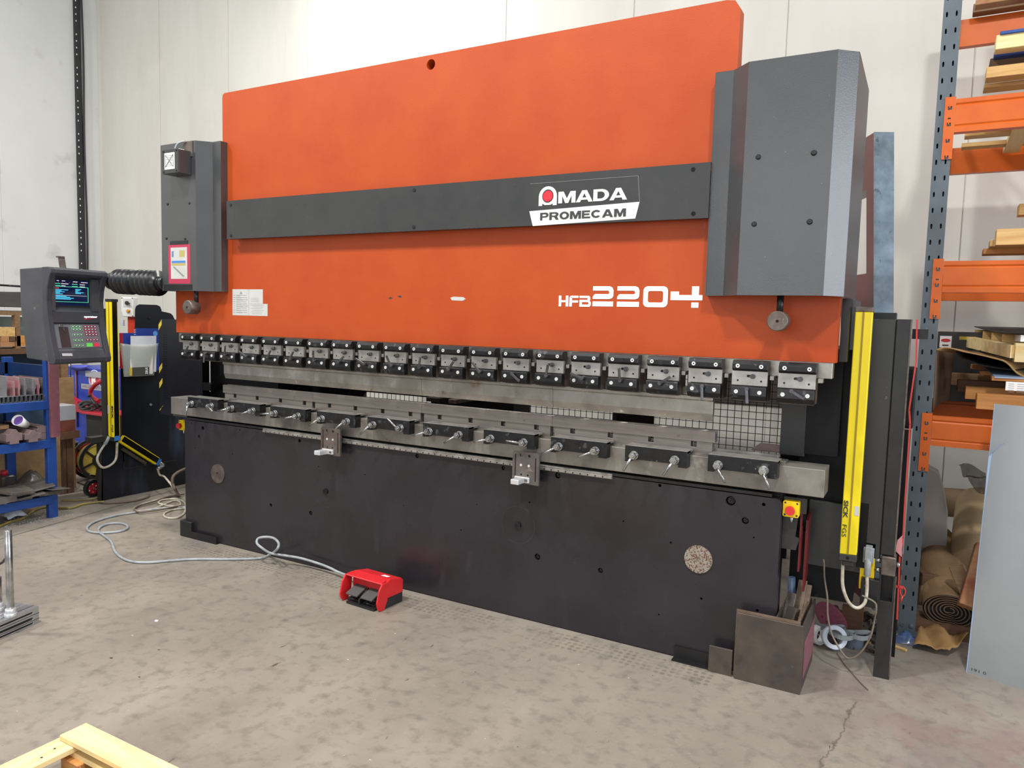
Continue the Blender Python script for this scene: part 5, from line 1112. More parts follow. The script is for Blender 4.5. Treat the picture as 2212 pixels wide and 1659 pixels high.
# tall leaning steel bracket behind the right cover
gb = thing('steel_bracket', 'tall galvanised steel bracket with dark red sides leaning behind the right cover', 'bracket', (-.3, 1.3, 0))
P0 = at(1887.5, 286, y=1.2); dS = Vector((-.427, .904, 0)); dR = Vector((.904, .427, 0))
zt = P0.z; za = at(1876, 408, y=1.27).z; zb = at(1876, 590, y=1.27).z
def fG2(u, v, w_): return Vector((P0.x, P0.y, 0))+dS*u+dR*w_+Vector(((zt-v)*.060, 0, v))
MB().prism([(0, .0), (0, zt), (.5, zt), (.5, za), (.105, za), (.105, zb), (.5, zb), (.5, .0)], fG2, .002, .105).build('web', 'red_oxide', gb)
MB().prism([(-.004, .0), (-.004, zt+.002), (0, zt+.002), (0, .0)], fG2, 0, .107).build('flange', 'galvanised', gb)

# ------------------------------------------------------------------ mesh fence behind the machine
fn = thing('mesh_fence', 'black welded wire mesh fence standing behind the machine', 'fence', (-2.4, 1.9, 0))
B = MB()
for i in range(78): B.box(-4.55+i*.0492-.0021, -4.55+i*.0492+.0021, 1.9-.0016, 1.9+.0016, .35, 1.75)
for i in range(29): B.box(-4.55, -.76, 1.897-.0016, 1.897+.0016, .35+i*.05-.0021, .35+i*.05+.0021)
w_ = B.build('wire_mesh', 'wire_black', fn)
for x in (-4.55, -3.3, -2.05, -.78): MB().box(x-.02, x+.02, 1.90, 1.94, 0, 1.78).build('post', 'wire_black', fn)

# ------------------------------------------------------------------ pallet rack
rk = thing('pallet_rack', 'grey-blue slotted upright pallet rack with orange beams along the right edge', 'rack', (0, 1.4, 0))
XU0, XU1, RYF, RYR = -.038, .040, .915, 2.0
def upright(y, name='upright'):
    hs = []
    for i in range(45):
        z = .147+i*.0788
        if z > 3.55: break
        for cx, sl in ((-.0215, -.0025), (.0195, .0025)):
            e = .00025*((i*7+(3 if cx > 0 else 0)) % 5); hs.append([(cx-.0033+e, z+.0125-e), (cx+.0035-e, z+.0120+e), (cx+.0044+e*.5, z+.005), (cx+.0041+e, z-.0055), (cx+.0031+e, z-.0120-e*.5), (cx-.0035+e*.3, z-.0124), (cx-.0046+e, z+.0045)])
    B = MB(); B.plate([(XU0, 0), (XU1, 0), (XU1, 3.7), (XU0, 3.7)], hs, FXZ, y, y+.002)
    o = B.build(name, 'rack_blue', rk)
    MB().box(XU0, XU0+.002, y+.002, y+.07, 0, 3.7).build('upright_flange', 'rack_blue', rk); MB().box(XU1-.002, XU1, y+.002, y+.07, 0, 3.7).build('upright_flange', 'rack_blue', rk)
    MB().box(XU0+.002, XU1-.002, y+.066, y+.070, 0, 3.7).build('upright_backing', 'rack_blue', rk)  # full-width plate added behind the slots so the inside stays dark
    MB().box(XU0-.02, XU1+.03, y-.01, y+.09, 0, .004).build('foot_plate', 'rack_blue', rk)
    return o
u1 = upright(RYF); upright(RYR)
for x in (-.022, .020): MB().cyl((x, RYF, .055), (x, RYF-.006, .055), .010, n=12).build('rivet', 'bright_zinc', u1)
for z in (.35, 1.25, 2.15, 3.05):
    MB().bar((0, RYF+.06, z), (0, RYR+.01, z), .03, .03).build('brace', 'rack_blue', rk)
    if z < 3: MB().bar((0, RYF+.06, z), (0, RYR+.01, z+.9), .03, .03).build('brace', 'rack_blue', rk)
for zl, (t, b_) in enumerate(((3.50, 3.335), (2.730, 2.570), (1.943, 1.787), (1.165, 1.012))):
    for y, s in ((RYF, 1), (RYR+.07, -1)):
        prof = [(y-s*.006, b_), (y-s*.006, b_+.025), (y-s*.002, b_+.03), (y-s*.006, b_+.038), (y-s*.006, t-.035), (y-s*.001, t-.028), (y-s*.006, t-.02), (y-s*.006, t), (y+s*.03, t), (y+s*.03, t-.03), (y+s*.045, t-.03), (y+s*.045, b_)]
        bm_ = MB().prism(prof, FYZ, XU1+.006, 2.75).build('beam', 'rack_orange', rk)
        hs = []; x0 = -.001; x1 = .045; zc = t+.012
        for k in range(4):
            z = zc-.045-k*.079; hs.append([(.013, z), (.030, z), (.030, z-.017), (.013, z-.017)])
        hs.append([(.015, zc-.100), (.028, zc-.100), (.028, zc-.107), (.015, zc-.107)])
        yc = y-s*.004
        if s > 0:
            cp_ = MB().plate([(x0, zc-.30), (x1, zc-.30), (x1, zc), (x0, zc)], hs, FXZ, yc-.003, yc).build('beam_connector', 'rack_orange', bm_)
            MB().box(x1-.003, x1, yc, y+.04, zc-.30, zc).build('connector_side', 'rack_orange', bm_)
            for k in range(4):
                z = zc-.045-k*.079; MB().prism([(.0205, z+.006), (.024, z+.002), (.0225, z-.010), (.0185, z-.010), (.018, z+.002)], FXZ, yc-.010, yc-.003).build('hook', 'rack_orange', bm_)
        else: MB().box(x0, x1, y, y+.004, zc-.30, zc).build('beam_connector', 'rack_orange', bm_)

# goods on the rack; every board measured off at the depth where it lies
def board(px, y, d, m2, lab, cat='timber', name='timber_board', group=None, zfix=None, x2=None):
    x0, x1, a, b_, z0, z1 = span_y(*px, y, d)
    if zfix is not None: z1 += zfix-z0; z0 = zfix
    o = MB().box(x0, x2 if x2 else max(x1, x0+1.1), a, b_, z0, z1).build(name, m2, None, bev=.002)
    return tag(o, lab, cat, group)
g = 'timber and boards stored on the second rack level from the top'
board((2113, 196, 2212, 212), 1.35, .10, 'pine', 'knotty brown timber lying lowest on the second orange beam from the top', group=g, zfix=2.7305)
board((2126, 177, 2212, 186), 1.16, .10, 'pine', 'thin timber slat directly under the pale knotted board on the rack', group=g)
board((2131, 140, 2212, 164), 1.02, .10, 'pine', 'pale board with a big knot in the middle of the upper stack', group=g)
board((2139, 122, 2212, 141), 1.10, .12, 'pine_dark', 'dark wood board under the blue sheet in the upper stack', group=g)
board((2148, 106, 2212, 118), 1.04, .30, 'shelf_blue', 'bright blue sheet lying between the timbers of the upper stack', 'sheet', 'blue_sheet')
board((2152, 72, 2212, 103), .96, .14, 'pine_fresh_x', 'thick pale end-grained timber on top of the blue sheet', group=g)
board((2161, 64, 2212, 71), .95, .3, 'shelf_blue', 'thin blue sheet edge on the very top of the upper stack', 'sheet', 'blue_sheet')
board((2102, 14, 2212, 33), 1.95, .08, 'brown_timber', 'brown timber resting on the uppermost rear orange beam', zfix=3.5005)
board((2108, -8, 2212, 3), 1.5, .08, 'timber_red', 'reddish timber edge cut off by the top border of the photo')
# pallet seen from below under the second level
pu = thing('wooden_pallet', 'pine pallet seen from below between the second level front and rear beams', 'pallet', (.5, 1.6, 2.55))
for px_, y in (((2085, 281, 2181, 290), 1.45), ((2078, 298, 2176, 314), 1.75)):
    x0, x1, a, b_, z0, z1 = span_y(*px_, y, .09); MB().box(x0, x0+1.1, a, b_, z0, z0+.022).build('slat', 'pine', pu)
x0 = at(2182, 300, y=1.5).x; zz = at(2182, 300, y=1.6).z; MB().box(x0, x0+.08, 1.3, 1.98, zz, zz+.03).build('bearer', 'pine_fresh', pu)
MB().box(x0+.14, x0+.9, 1.35, 1.98, zz, zz+.03).build('deck', 'timber_red', pu)
g = 'stepped timbers on the third rack level'
board((2152, 494, 2212, 529), 1.0, .10, 'pine', 'largest pine timber on top of the stepped stack on the third rack level', group=g)
board((2139, 517, 2212, 532), 1.12, .12, 'pine', 'second pine timber of the stepped stack on the third rack level', group=g)
board((2124, 536, 2212, 548), 1.25, .12, 'pine_orange', 'third pine timber of the stepped stack on the third rack level', group=g)
board((2113, 550, 2212, 562), 1.40, .12, 'brown_timber', 'lowest darker timber of the stepped stack on the third rack level', group=g, zfix=1.9435)
board((2201, 440, 2212, 464), 1.3, .1, 'pine', 'short pine block end high above the stepped stack at the photo border')
g = 'timber bearers on the lowest rack level'
for px_, y, m2, lab in (((2049, 808, 2150, 834), 1.75, 'brown_timber', 'farthest of the four stepped bearers on the lowest rack level'), ((2068, 823, 2170, 849), 1.48, 'pine_dark', 'second farthest, darkest of the four stepped bearers on the lowest rack level'), ((2085, 838, 2212, 866), 1.22, 'pine_orange', 'second nearest of the four stepped bearers on the lowest rack level'), ((2109, 854, 2212, 887), .96, 'pine_orange', 'nearest and brightest bearer on the lowest rack level above the leaning sheet')):
    board(px_, y, .10, m2, lab, group=g)
dk = MB()
for y in (.98, 1.24, 1.5, 1.77): dk.box(.62, .70, y, y+.06, 1.166, at(2130, 884, y=.96).z)
for x in (.62,): dk.box(x, x+.10, .93, 2.02, 1.1655, 1.22)
tag(dk.build('cross_bearer', 'pine_dark', None), 'dark cross bearer under the four stepped timbers on the lowest rack level', 'timber')
# goods above the bearers
cb = thing('grey_cabinet', 'dark grey cabinet with white oval-logo label and yellow tape behind the rack goods', 'cabinet', (.4, 2.0, 1.17))
x0, x1, a, b_, z0, z1 = span_y(2024, 718, 2212, 812, 1.9, .3)
MB().box(x0, x1+.6, 1.9, 2.3, 1.166, z1).build('housing', 'guard_grey', cb, bev=.003)
c0 = at(2042, 738, y=1.9); MB().prism([(c0.x-.03, c0.z-.035), (c0.x+.033, c0.z-.04), (c0.x+.033, c0.z+.035), (c0.x-.03, c0.z+.035)], FXZ, 1.898, 1.90).build('white_label', 'pure_white', cb)
MB().prism(circ(c0.x+.002, c0.z+.008, .026, 20, .011), FXZ, 1.897, 1.898).build('logo_oval', 'logo_red', cb); MB().box(c0.x-.015, c0.x+.018, 1.897, 1.898, c0.z-.026, c0.z-.018).build('logo_line', 'print_dark', cb)
x0, x1, a, b_, z0, z1 = span_y(2072, 727, 2095, 734, 1.9, .1); MB().box(x0, x1+.03, 1.898, 1.90, z0, z1).build('yellow_tape', 'catalogue_yellow', cb)
# stack of slatted pallet and black sheets
ps = thing('slatted_pallet', 'pale wooden slatted pallet carrying flat sheets in the lower rack bay', 'pallet', (.5, 1.4, 1.45))
pp = [(2092, 724, 1.95), (2106, 735, 1.85), (2124, 745, 1.72), (2142, 752, 1.58), (2161, 759, 1.42)]
a, b_ = at(2093, 738, y=1.95), at(2192, 760, y=1.10)
dd = (b_-a)
MB().obox((a+b_)/2, dd/2, Vector((0, 0, .032)), Vector((.02, .02, 0))).build('slatted_edge', 'pine_fresh_x', ps)
for t in (.04, .25, .45, .68):
    c0 = a+dd*t+Vector((.05, .05, .055)); MB().box(c0.x-.03, c0.x+.9, c0.y-.02, c0.y+.03, c0.z-.03, c0.z+.02).build('slat', 'pine', ps)
MB().box(b_.x-.0, b_.x+.7, b_.y-.02, b_.y+.08, b_.z-.05, b_.z+.045).build('front_block', 'pine_fresh_x', ps)
tag(MB().grid(lambda u, v: a+dd*u+Vector((.02+.9*v, .1*v, .095-.012*math.sin(u*3))), 6, 3).build('black_sheet', 'black_card', None, solid=.004), 'black sheet lying on top of the slatted pallet in the rack', 'sheet')
tag(MB().box(b_.x+.02, b_.x+.7, b_.y, b_.y+.3, b_.z+.052, b_.z+.085).build('paper_stack', 'pure_white', None), 'white packet at the photo border on top of the black sheet', 'packet')
# corrugated card bulging out of the bay
cc = [(2021, 755), (2036, 750), (2054, 751), (2080, 758), (2110, 764), (2140, 771), (2166, 778), (2180, 787), (2190, 798), (2202, 808), (2222, 814)]
cps = smooth([at(x, y, y=1.02+.10*i/10) for i, (x, y) in enumerate(cc)], 4)
B = MB(); n = len(cps)-1
B.grid(lambda u, v: cps[min(n, int(round(u*n)))]+Vector((.25*v, .85*v, .0-.05*v)), n, 5)
o = tag(B.build('corrugated_card', 'kraft', None, solid=.006), 'wavy sheet of corrugated cardboard bulging out of the lower rack bay', 'cardboard')
a, b_, c_, d_ = at(2021, 757, y=1.03), at(2060, 757, y=1.6), at(2050, 862, y=1.75), at(2014, 890, y=1.0)
tag(MB().grid(lambda u, v: (a*(1-u)+b_*u)*(1-v)+(d_*(1-u)+c_*u)*v+Vector((-.02*math.sin(u*3), 0, 0)), 8, 6).build('dark_card', 'corrugated', None, solid=.005), 'dark brown sheet of cardboard standing just inside the rack upright', 'cardboard')
cc = [(2066, 758), (2072, 770), (2090, 778), (2112, 786), (2140, 792), (2175, 797), (2215, 800)]
cps2 = smooth([at(x, y, y=1.12) for x, y in cc], 4); n2 = len(cps2)-1
tag(MB().grid(lambda u, v: cps2[min(n2, int(round(u*n2)))]+Vector((.2*v, .7*v, .0)), n2, 4).build('black_sheet', 'black_card', None, solid=.004), 'curled black sheet under the wavy cardboard', 'sheet')
a, b_ = at(2115, 783, y=1.75), at(2148, 816, y=1.05)
B = MB(); dd = b_-a
B.add([a, b_, b_+Vector((.9, .05, .0)), a+Vector((.9, .05, .0)), a+Vector((0, 0, .006)), b_+Vector((0, 0, .006)), b_+Vector((.9, .05, .006)), a+Vector((.9, .05, .006))], [(0, 3, 2, 1), (4, 5, 6, 7), (0, 1, 5, 4), (1, 2, 6, 5), (2, 3, 7, 6), (3, 0, 4, 7)])
tag(B.build('steel_sheet', 'film_blue', None), 'flat film-covered steel sheet on the orange wood slats in the lower bay', 'sheet')
for k, (px_, y) in enumerate((((2098, 790, 2212, 800), 1.6), ((2116, 803, 2212, 812), 1.35), ((2142, 815, 2212, 824), 1.06))):
    board(px_, y, .09, 'pine_orange', ['farthest', 'middle', 'nearest'][k]+' of the three orange slats under the film-covered sheet', name='timber_strip', group='slats under the film-covered sheet')
c0 = at(2173, 824, y=1.02); c1 = at(2216, 850, y=1.02)
pq = MB().box(c0.x, c1.x, 1.018, 1.02, c1.z+.01, c0.z).build('paper_label', 'pure_white', None); tag(pq, 'white printed delivery papers hanging at the front of the lower bay', 'paper')
B = MB()
for i in range(5): B.box(c0.x+.012, c0.x+.035, 1.0175, 1.018, c0.z-.012-i*.010, c0.z-.010-i*.010); B.box(c0.x+.048, c0.x+.085, 1.0175, 1.018, c0.z-.012-i*.010, c0.z-.010-i*.010)
B.build('printed_lines', 'print_grey', pq)['kind'] = 'stuff'

# leaning steel sheet
q0 = Vector((.258, .589, 0)); dv = Vector((.96, -.28, 0)); t0 = at(2148, 872, y=.75); up = t0-q0
sh_ = thing('steel_sheet', 'large pale steel sheet leaning against the rack at the right border', 'steel sheet', (.8, .5, 0))
nn = dv.cross(up).normalized()*.006
if nn.y < 0: nn = -nn
q = [q0, q0+dv*1.3, q0+dv*1.3+up, q0+up]
MB().add(q+[p+nn for p in q], [(0, 1, 2, 3), (7, 6, 5, 4), (0, 4, 5, 1), (1, 5, 6, 2), (2, 6, 7, 3), (3, 7, 4, 0)]).build('sheet', 'sheet_metal', sh_)
def onsheet(s, t, off=.001): return q0+dv*s+up*t-nn.normalized()*off
B = MB(); B.add([onsheet(0, .55), onsheet(.012, .82), onsheet(.06, .86), onsheet(.03, .84, .02), onsheet(.0, .80, .004)], [(0, 1, 3, 4), (1, 2, 3)]); B.build('peeling_film', 'film_blue', sh_)
B = MB(); B.add([onsheet(0, .0, .002), onsheet(.004, .0, .002), onsheet(.004, 1, .002), onsheet(0, 1, .002)], [(0, 1, 2, 3)]); B.build('film_edge', 'film_blue', sh_)
text('191 0', lambda u, v, w_: onsheet(.02+u, .012+v, .0015), 0, .06, 0, .010, 0, 'print_dark', 'lettering', sh_)

# ------------------------------------------------------------------ under the rack
c0 = at(2052, 1322, y=.98); r0 = .10; c1 = at(2022, 1160, y=1.75); cz = Vector((c0.x, c0.y, c0.z))
rl = thing('cardboard_roll', 'thick roll of brown corrugated cardboard lying under the rack with its spiral end facing out', 'cardboard roll', (c0.x, c0.y, 0))
axd = (c1-cz)
def sec(t, a, s=1):
    rx = .125*(1-.25*t); rz = .088*(1-.12*t); sq = 1-.22*math.exp(-((math.cos(a-math.radians(268))-1)/-.10)) if False else 1
    dent = 1-.30*math.exp(-((a-math.radians(275))**2)/.10)
    return Vector((math.cos(a)*rx*s*dent, 0, math.sin(a)*rz*s*dent))
B = MB(); B.grid(lambda u, v: cz+axd*v+sec(v, 2*math.pi*u), 48, 10); B.build('outer_wrap', 'cardboard', rl)
B = MB(); m3 = 260
def spi(i, y, th):
    t = i/m3; a = 2*math.pi*6.2*t+.4; s = 1-.86*t-th
    return cz+Vector((0, y, 0))+sec(0, a % (2*math.pi), s)+Vector((-.0*t, 0, .01*t))
for i in range(m3): B.add([spi(i, -.004, 0), spi(i+1, -.004, 0), spi(i+1, -.004, .05), spi(i, -.004, .05), spi(i, .12, 0), spi(i+1, .12, 0)], [(0, 1, 2, 3), (0, 1, 5, 4)])
B.build('spiral_end', 'corrugated', rl)
MB().add([cz+Vector((0, .02, 0))+sec(0, 2*math.pi*i/30, .97) for i in range(30)], [list(range(30))]).build('roll_core', 'black_card', rl)
c0, c1 = at(2108, 1225, y=1.45), at(2118, 1085, y=1.9)
fo = MB(); ax_ = (c1-c0); fo.cyl(c0, c1, .135, .13, n=36); tag(fo.build('foam_roll', 'foam_roll', None, bev=.02, seg=2), 'thick beige roll of packing foam leaning at the back under the rack', 'roll')
c0 = at(2100, 1085, y=1.95); tag(MB().cyl(c0+Vector((-.16, 0, -.02)), c0+Vector((.6, .1, .0)), .09, n=30).build('foam_roll', 'foam_roll', None), 'beige foam roll lying across behind the leaning one under the rack', 'roll')
x0, x1, a, b_, z0, z1 = span_y(1994, 1010, 2050, 1142, 1.5, .18)
tag(MB().plate([(x0, 0), (x1+.02, 0), (x1-.0, z0+.1), (x1-.03, z1-.12), (x1-.06, z1-.03), (x1-.12, z1), (x0, z1)], [], FXZ, 1.5, 1.62).build('grey_bag', 'bag_grey', None, bev=.02, seg=2), 'upright grey padded panel with rounded corner behind the rack upright', 'panel')
def wblock(p, q_, wd, th, m2, lab, up=(0, 0, 1)): return tag(MB().bar(p, q_, wd, th, up).build('timber_block', m2, None, bev=.003), lab, 'timber block')
wblock(at(2066, 1222, y=1.05), at(2098, 1300, y=1.0), .07, .055, 'brown_timber', 'rough sawn pale timber leaning on the cardboard roll', (0, 1, 0))
wblock(at(2126, 1180, y=1.0), at(2088, 1312, y=.82), .08, .06, 'timber_red', 'reddish brown timber leaning between the roll and the steel sheet', (0, 1, 0))
wblock(at(1985, 1230, y=1.5), at(2014, 1262, y=1.15), .10, .10, 'pine_dark', 'dark weathered timber behind the rack upright beside the roll')
wblock(at(1988, 1290, y=1.4), at(2010, 1285, y=1.12), .09, .09, 'brown_timber', 'lower brown timber block tucked against the cardboard roll')
tag(MB().box(.02, 1.2, .98, 1.10, .0, .08).build('floor_batten', 'pine_dark', None), 'dark floor batten under the cardboard roll', 'timber')
rs = random.Random(12)
c0 = [at(x, y, z=.01) for x, y in ((1972, 1400), (1990, 1362), (2090, 1392), (2050, 1418))]
B = MB(); B.grid(lambda u, v: (c0[0]*(1-u)+c0[3]*u)*(1-v)+(c0[1]*(1-u)+c0[2]*u)*v+Vector((0, 0, .012+.045*abs(math.sin(u*5+v*3))*(.4+v*.6)+rs.uniform(0, .008))), 14, 8)
tag(B.build('kraft_paper', 'kraft', None, solid=.001), 'crumpled brown kraft paper on the floor by the foot of the rack', 'paper')
c0 = at(1958, 1386, z=.0); rs = random.Random(2); B = MB(); B.grid(lambda u, v: Vector((c0.x-.06+.12*u, c0.y-.05+.10*v, .004+.06*math.sin(math.pi*u)*math.sin(math.pi*v)*rs.uniform(.4, 1))), 12, 10)
tag(B.build('film_scrap', 'blue_film', None), 'crumpled clear and blue plastic film at the foot of the rack upright', 'plastic film')
for x0_, y0_, x1_, y1_, lab in ((1924, 1393, 1958, 1405, 'splinter of pale wood on the floor left of the crumpled film'), (1862, 1383, 1880, 1389, 'short white splinter on the floor left of the tube leg')):
    tag(MB().bar(at(x0_, y0_, z=.006), at(x1_, y1_, z=.006), .018, .008).build('wood_splinter', 'pine', None), lab, 'wood splinter')
a = [at(2069, 1006, y=1.6), at(2130, 1016, y=1.5), at(2128, 1068, y=1.3), at(2092, 1040, y=1.5)]
tag(MB().grid(lambda u, v: (a[0]*(1-u)+a[1]*u)*(1-v)+(a[3]*(1-u)+a[2]*u)*v+Vector((0, .03*math.sin(6*u), .02*math.sin(9*v+4*u))), 10, 8).build('plastic_sheet', 'smoke_plastic', None), 'crumpled dark transparent plastic sheet hanging under the lowest shelf', 'plastic sheet')

# ------------------------------------------------------------------ steel box and its offcuts beside the bed
bx = thing('steel_box', 'open rusty steel box full of offcuts at the right end of the bed', 'box', (-.52, .1, 0))
zf = .304
MB().box(-.668, -.386, -.070, -.060, 0, zf+.004).build('front_plate', 'box_steel', bx, bev=.0015)
MB().box(-.674, -.402, -.058, -.050, 0, zf+.015).build('front_plate', 'box_edge', bx)
MB().box(-.396, -.386, -.060, .325, 0, zf).build('side_plate', 'box_steel', bx, bev=.0015)
MB().box(-.416, -.408, -.048, .325, .01, zf+.006).build('side_plate', 'box_edge', bx)
MB().box(-.512, -.402, .318, .325, 0, zf).build('rear_plate', 'box_steel', bx)
MB().box(-.512, -.506, -.005, .318, 0, zf).build('side_plate', 'box_steel', bx)
MB().box(-.506, -.416, -.048, .318, .004, .010).build('bottom_plate', 'box_steel', bx)
MB().box(-.3855, -.3845, -.02, .31, .05, .22).build('side_window', 'pink_oxide', bx)
tag(MB().box(-.788, -.682, -.060, -.050, 0, .123).build('steel_plate', 'box_steel', None, bev=.001), 'small square rusty steel plate standing left of the open steel box', 'steel plate')
for k, (a, b_, wd, th, m2, lab) in enumerate([((-.455, .02, .06), (-.445, .30, .39), .04, .008, 'box_edge', 'long rusty flat bar leaning out of the back of the steel box'), ((-.432, .04, .06), (-.425, .31, .37), .04, .008, 'box_edge', 'second flat bar leaning beside the right wall of the steel box'), ((-.49, .14, .2), (-.478, .22, .345), .04, .03, 'old_steel', 'notched rusty block sticking up in the middle of the steel box'), ((-.475, .06, .18), (-.455, .12, .315), .045, .04, 'box_steel', 'dark drilled steel block near the right front of the steel box contents'), ((-.495, .2, .05), (-.499, .29, .40), .012, .012, 'blue_film', 'thin blue rod standing at the back of the steel box')]):
    tag(MB().bar(a, b_, wd, th).build('offcut' if k < 4 else 'blue_rod', m2, None, bev=.001), lab, 'steel offcut' if k < 4 else 'rod', 'offcuts in the steel box' if k < 4 else None)
tag(MB().cyl((-.475, .28, .1), (-.497, .29, .40), .018, n=20).build('grey_pipe', 'plastic_pipe_grey', None), 'blue-grey plastic pipe standing at the back of the steel box', 'pipe')
# litter behind the box
dp = at(1795, 1335, y=.72)
B = MB(); c0 = dp; e1 = Vector((.75, -.15, -.62)).normalized(); e2 = Vector((.5, .3, .55)).normalized()
B.add([c0+e1*.095*math.cos(2*math.pi*i/28)+e2*.06*math.sin(2*math.pi*i/28) for i in range(28)], [list(range(28))])
sd = tag(B.build('sanding_disc', 'sanding_pink', None, solid=.003), 'pink perforated sanding disc leaning in the litter behind the steel box', 'sanding disc')
for k in (-.03, .0, .045): MB().cyl(c0+e1*k+e2*-.03+e1.cross(e2)*.003, c0+e1*k+e2*-.03-e1.cross(e2)*.006, .006, n=10).build('hole', 'dark_hole', sd)
def ringroll(name, c, axis, ro, ri, h, m2, lab, cat='roll'): return tag(MB().ring(c, axis, ro, ri, h, 36).build(name, m2, None, bev=.002), lab, cat)
p = at(1797, 1404, z=0); ringroll('tape_roll', (p.x, p.y+.03, .055), (.25, -.9, .35), .058, .036, .045, 'tape_white', 'shiny white tape roll standing on the floor behind the steel box')
p = at(1839, 1402, z=0); ringroll('tape_roll', (p.x, p.y+.05, .0), (0, 0, 1), .052, .03, .055, 'tape_grey', 'dark grey tape roll lying flat right of the shiny white one')
p = at(1764, 1392, z=0); ringroll('tape_roll', (p.x-.01, p.y+.02, .045), (.8, -.5, .1), .048, .03, .035, 'pure_white', 'small white roll half hidden behind the right wall of the steel box')
rs = random.Random(21)
for k, (x, y, lab) in enumerate(((1812, 1372, 'pale grey sanding belt loop lying on the white tape roll'), (1846, 1372, 'second pale grey sanding belt loop lying over the grey roll'), (1790, 1360, 'crumpled white scrap between the sanding disc and the belts'))):
    p = at(x, y, z=.075); B = MB(); m4 = 28
    lp = [p+Vector((.075*math.cos(2*math.pi*i/m4), .03*math.sin(2*math.pi*i/m4)+.02*math.cos(4*math.pi*i/m4), .008*math.sin(4*math.pi*i/m4))) for i in range(m4)]
    for i in range(m4): B.add([lp[i], lp[(i+1) % m4], lp[(i+1) % m4]+Vector((0, .004, .022)), lp[i]+Vector((0, .004, .022))], [(0, 1, 2, 3)])
    tag(B.build('sanding_belt' if k < 2 else 'scrap', 'belt_grey', None, solid=.002), lab, 'sanding belt' if k < 2 else 'scrap')
B = MB(); rs = random.Random(31)
for i in range(260):
    x, y, s = rs.uniform(-.40, -.10), rs.uniform(.55, 1.1), rs.uniform(.003, .018); a = rs.uniform(0, 3)
    B.obox((x, y, s*.5), Vector((math.cos(a), math.sin(a), .3))*s, Vector((-math.sin(a), math.cos(a), 0))*s*.7, Vector((0, 0, .6))*s)
tag(B.build('floor_debris', 'debris', None), 'dark heap of dust and scraps under the machine end', 'debris', kind='stuff')
tag(MB().box(-.30, -.20, .75, .78, .03, .15).build('wood_scrap', 'pine_dark', None), 'dark wooden scrap in the litter under the machine', 'timber')

# ------------------------------------------------------------------ foreground: welding fixture and pallet
fx = thing('clamping_block', 'slotted aluminium clamping block with upright rods at the left border', 'fixture', (-3.85, -1.45, 0))
a0 = at(85, 1345, z=.0); a1 = at(0, 1383, z=.0); dl = (a0-a1); dl.z = 0; dl.normalize(); dp_ = Vector((-dl.y, dl.x, 0))   # away from the hall side
Hh = .088; A_ = Vector((a0.x, a0.y, 0))
def FX(u, v, w_): return A_-dl*u+dp_*w_+Vector((0, 0, v))
sidep = [(0, 0), (.16, 0), (.16, Hh), (0, Hh)]
hs = []
out = [(0, 0), (.9, 0), (.9, Hh), (0, Hh)]
MB().plate(out, [rrect(.035, .30, .030, .042, .0058, 4), rrect(.035, .30, .008, .016, .0038, 4), rrect(.035, .3, .062, .070, .0038, 4)], FX, 0, .03).build('front_rail', 'alu', fx, bev=.0015)
MB().plate(out, [], FX, .031, .034).build('dark_core', 'print_dark', fx)
for k in range(4): MB().plate([(0, .012), (.9, .012), (.9, Hh), (0, Hh)], [], FX, .036+.033*k, .064+.033*k).build('rail', 'alu', fx, bev=.0015)
for lv_ in (.0235, .052): MB().plate([(0, lv_), (.6, lv_), (.6, lv_+.003), (0, lv_+.003)], [], FX, -.0008, 0).build('gap_line', 'print_dark', fx)
b0 = at(23, 1331, z=Hh)
def rod(c0, nm, top):
    B = MB(); B.cyl(c0, c0+Vector((0, 0, .018)), .027, n=28); B.cyl(c0+Vector((0, 0, .018)), c0+Vector((0, 0, .04)), .023, n=28); B.build('rod_collar', 'alu_bright', fx, bev=.002)
    MB().cyl(c0+Vector((0, 0, .03)), c0+Vector((0, 0, top)), .0165, n=28).build('rod', 'bright_zinc', fx, bev=.002)
rod(b0, 'rod', .43)
b1 = at(-3, 1318, z=Hh); rod(b1, 'rod', .17)
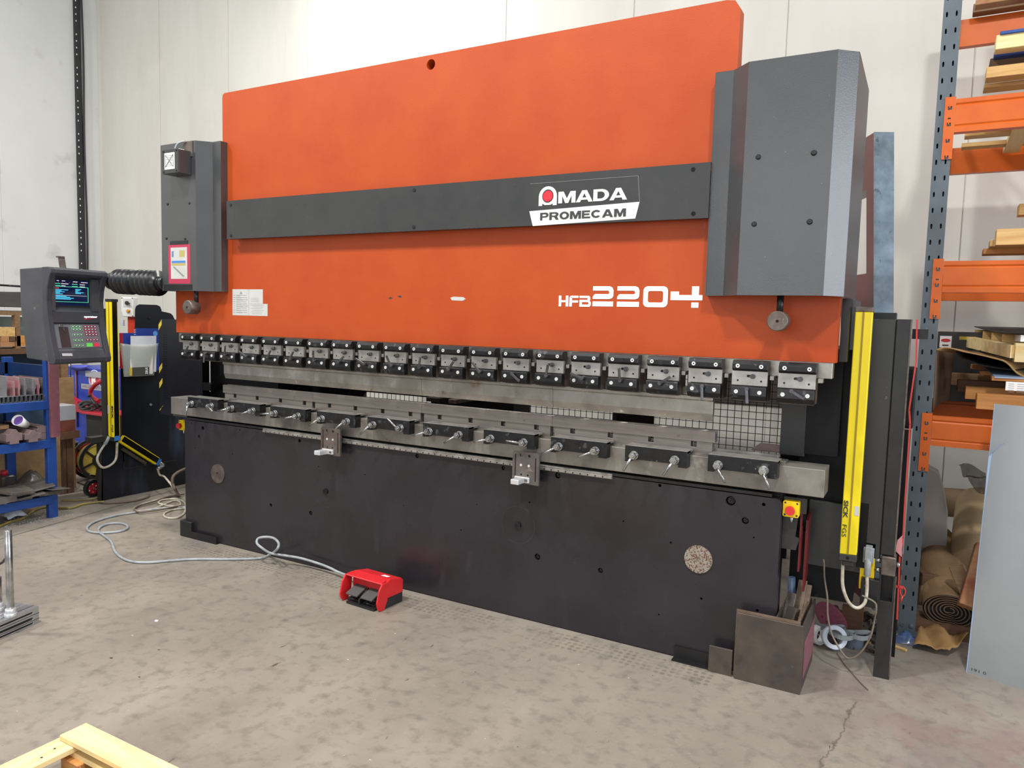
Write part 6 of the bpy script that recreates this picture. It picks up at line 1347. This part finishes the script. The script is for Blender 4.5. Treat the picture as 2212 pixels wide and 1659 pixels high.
floor_cable('cable', 'short dark cable behind the upright rod at the left border', [(-10, 1222), (4, 1215), (10, 1208), (18, 1204), (24, 1207)], .006, 'cable_dark')

pa = thing('wooden_pallet', 'fresh pine pallet on the floor at the lower left corner', 'pallet', (-2.1, -2.3, 0))
T = .135
C0 = at(187, 1565, z=T); X_, Y_ = C0.x, C0.y
MB().box(X_, X_+.098, Y_-1.15, Y_, T-.022, T).build('deck_board', 'pine_fresh', pa, bev=.003)
MB().box(X_+.02, X_+1.15, Y_-.105, Y_-.012, T-.0, T+.02).build('top_board', 'pine_fresh_x', pa, bev=.003)
for x in (X_+.22, X_+.36, X_+.50): MB().box(x, x+.095, Y_-1.1, Y_-.02, T-.062, T-.04).build('lower_board', 'pine_fresh', pa, bev=.003)
MB().box(X_+.03, X_+1.1, Y_-.10, Y_-.02, T-.04, T-.022).build('cross_board', 'pine_fresh_x', pa)
for dx in (.05, .55, 1.0):
    for dy in (.12, .6, 1.05): MB().box(X_+dx, X_+dx+.10, Y_-dy, Y_-dy+.09, .0, T-.04).build('block', 'pine_orange', pa, bev=.003)
for dx, dy in ((.03, -.06), (.055, -.14), (.07, -.19)): MB().cyl((X_+dx, Y_+dy, T), (X_+dx, Y_+dy, T+.001), .004, n=8).build('nail_head', 'print_dark', pa)
MB().ring((X_+.16, Y_-.13, T-.04), (0, 0, 1), .012, .010, .001, 16).build('wood_knot', 'timber_red', pa)
# loose bits on the floor
rs = random.Random(17)
for k, (x, y, s, m2, lab) in enumerate(((338, 1342, .014, 'paper_white', 'torn scrap of pale paper on the floor left of centre'), (240, 1422, .010, 'print_dark', 'small black flake on the floor above the pallet'), (301, 1463, .007, 'print_dark', 'dark crumb on the open floor above the pallet'), (343, 1404, .008, 'catalogue_dark', 'small brown flake on the open floor right of the black one'))):
    p = at(x, y, z=0); s *= .6; B = MB(); B.obox((p.x, p.y, s*.25), (s, s*.3, 0), (-s*.2, s*.5, s*.2), (0, 0, s*.2))
    tag(B.build('floor_scrap', m2, None), lab, 'scrap')
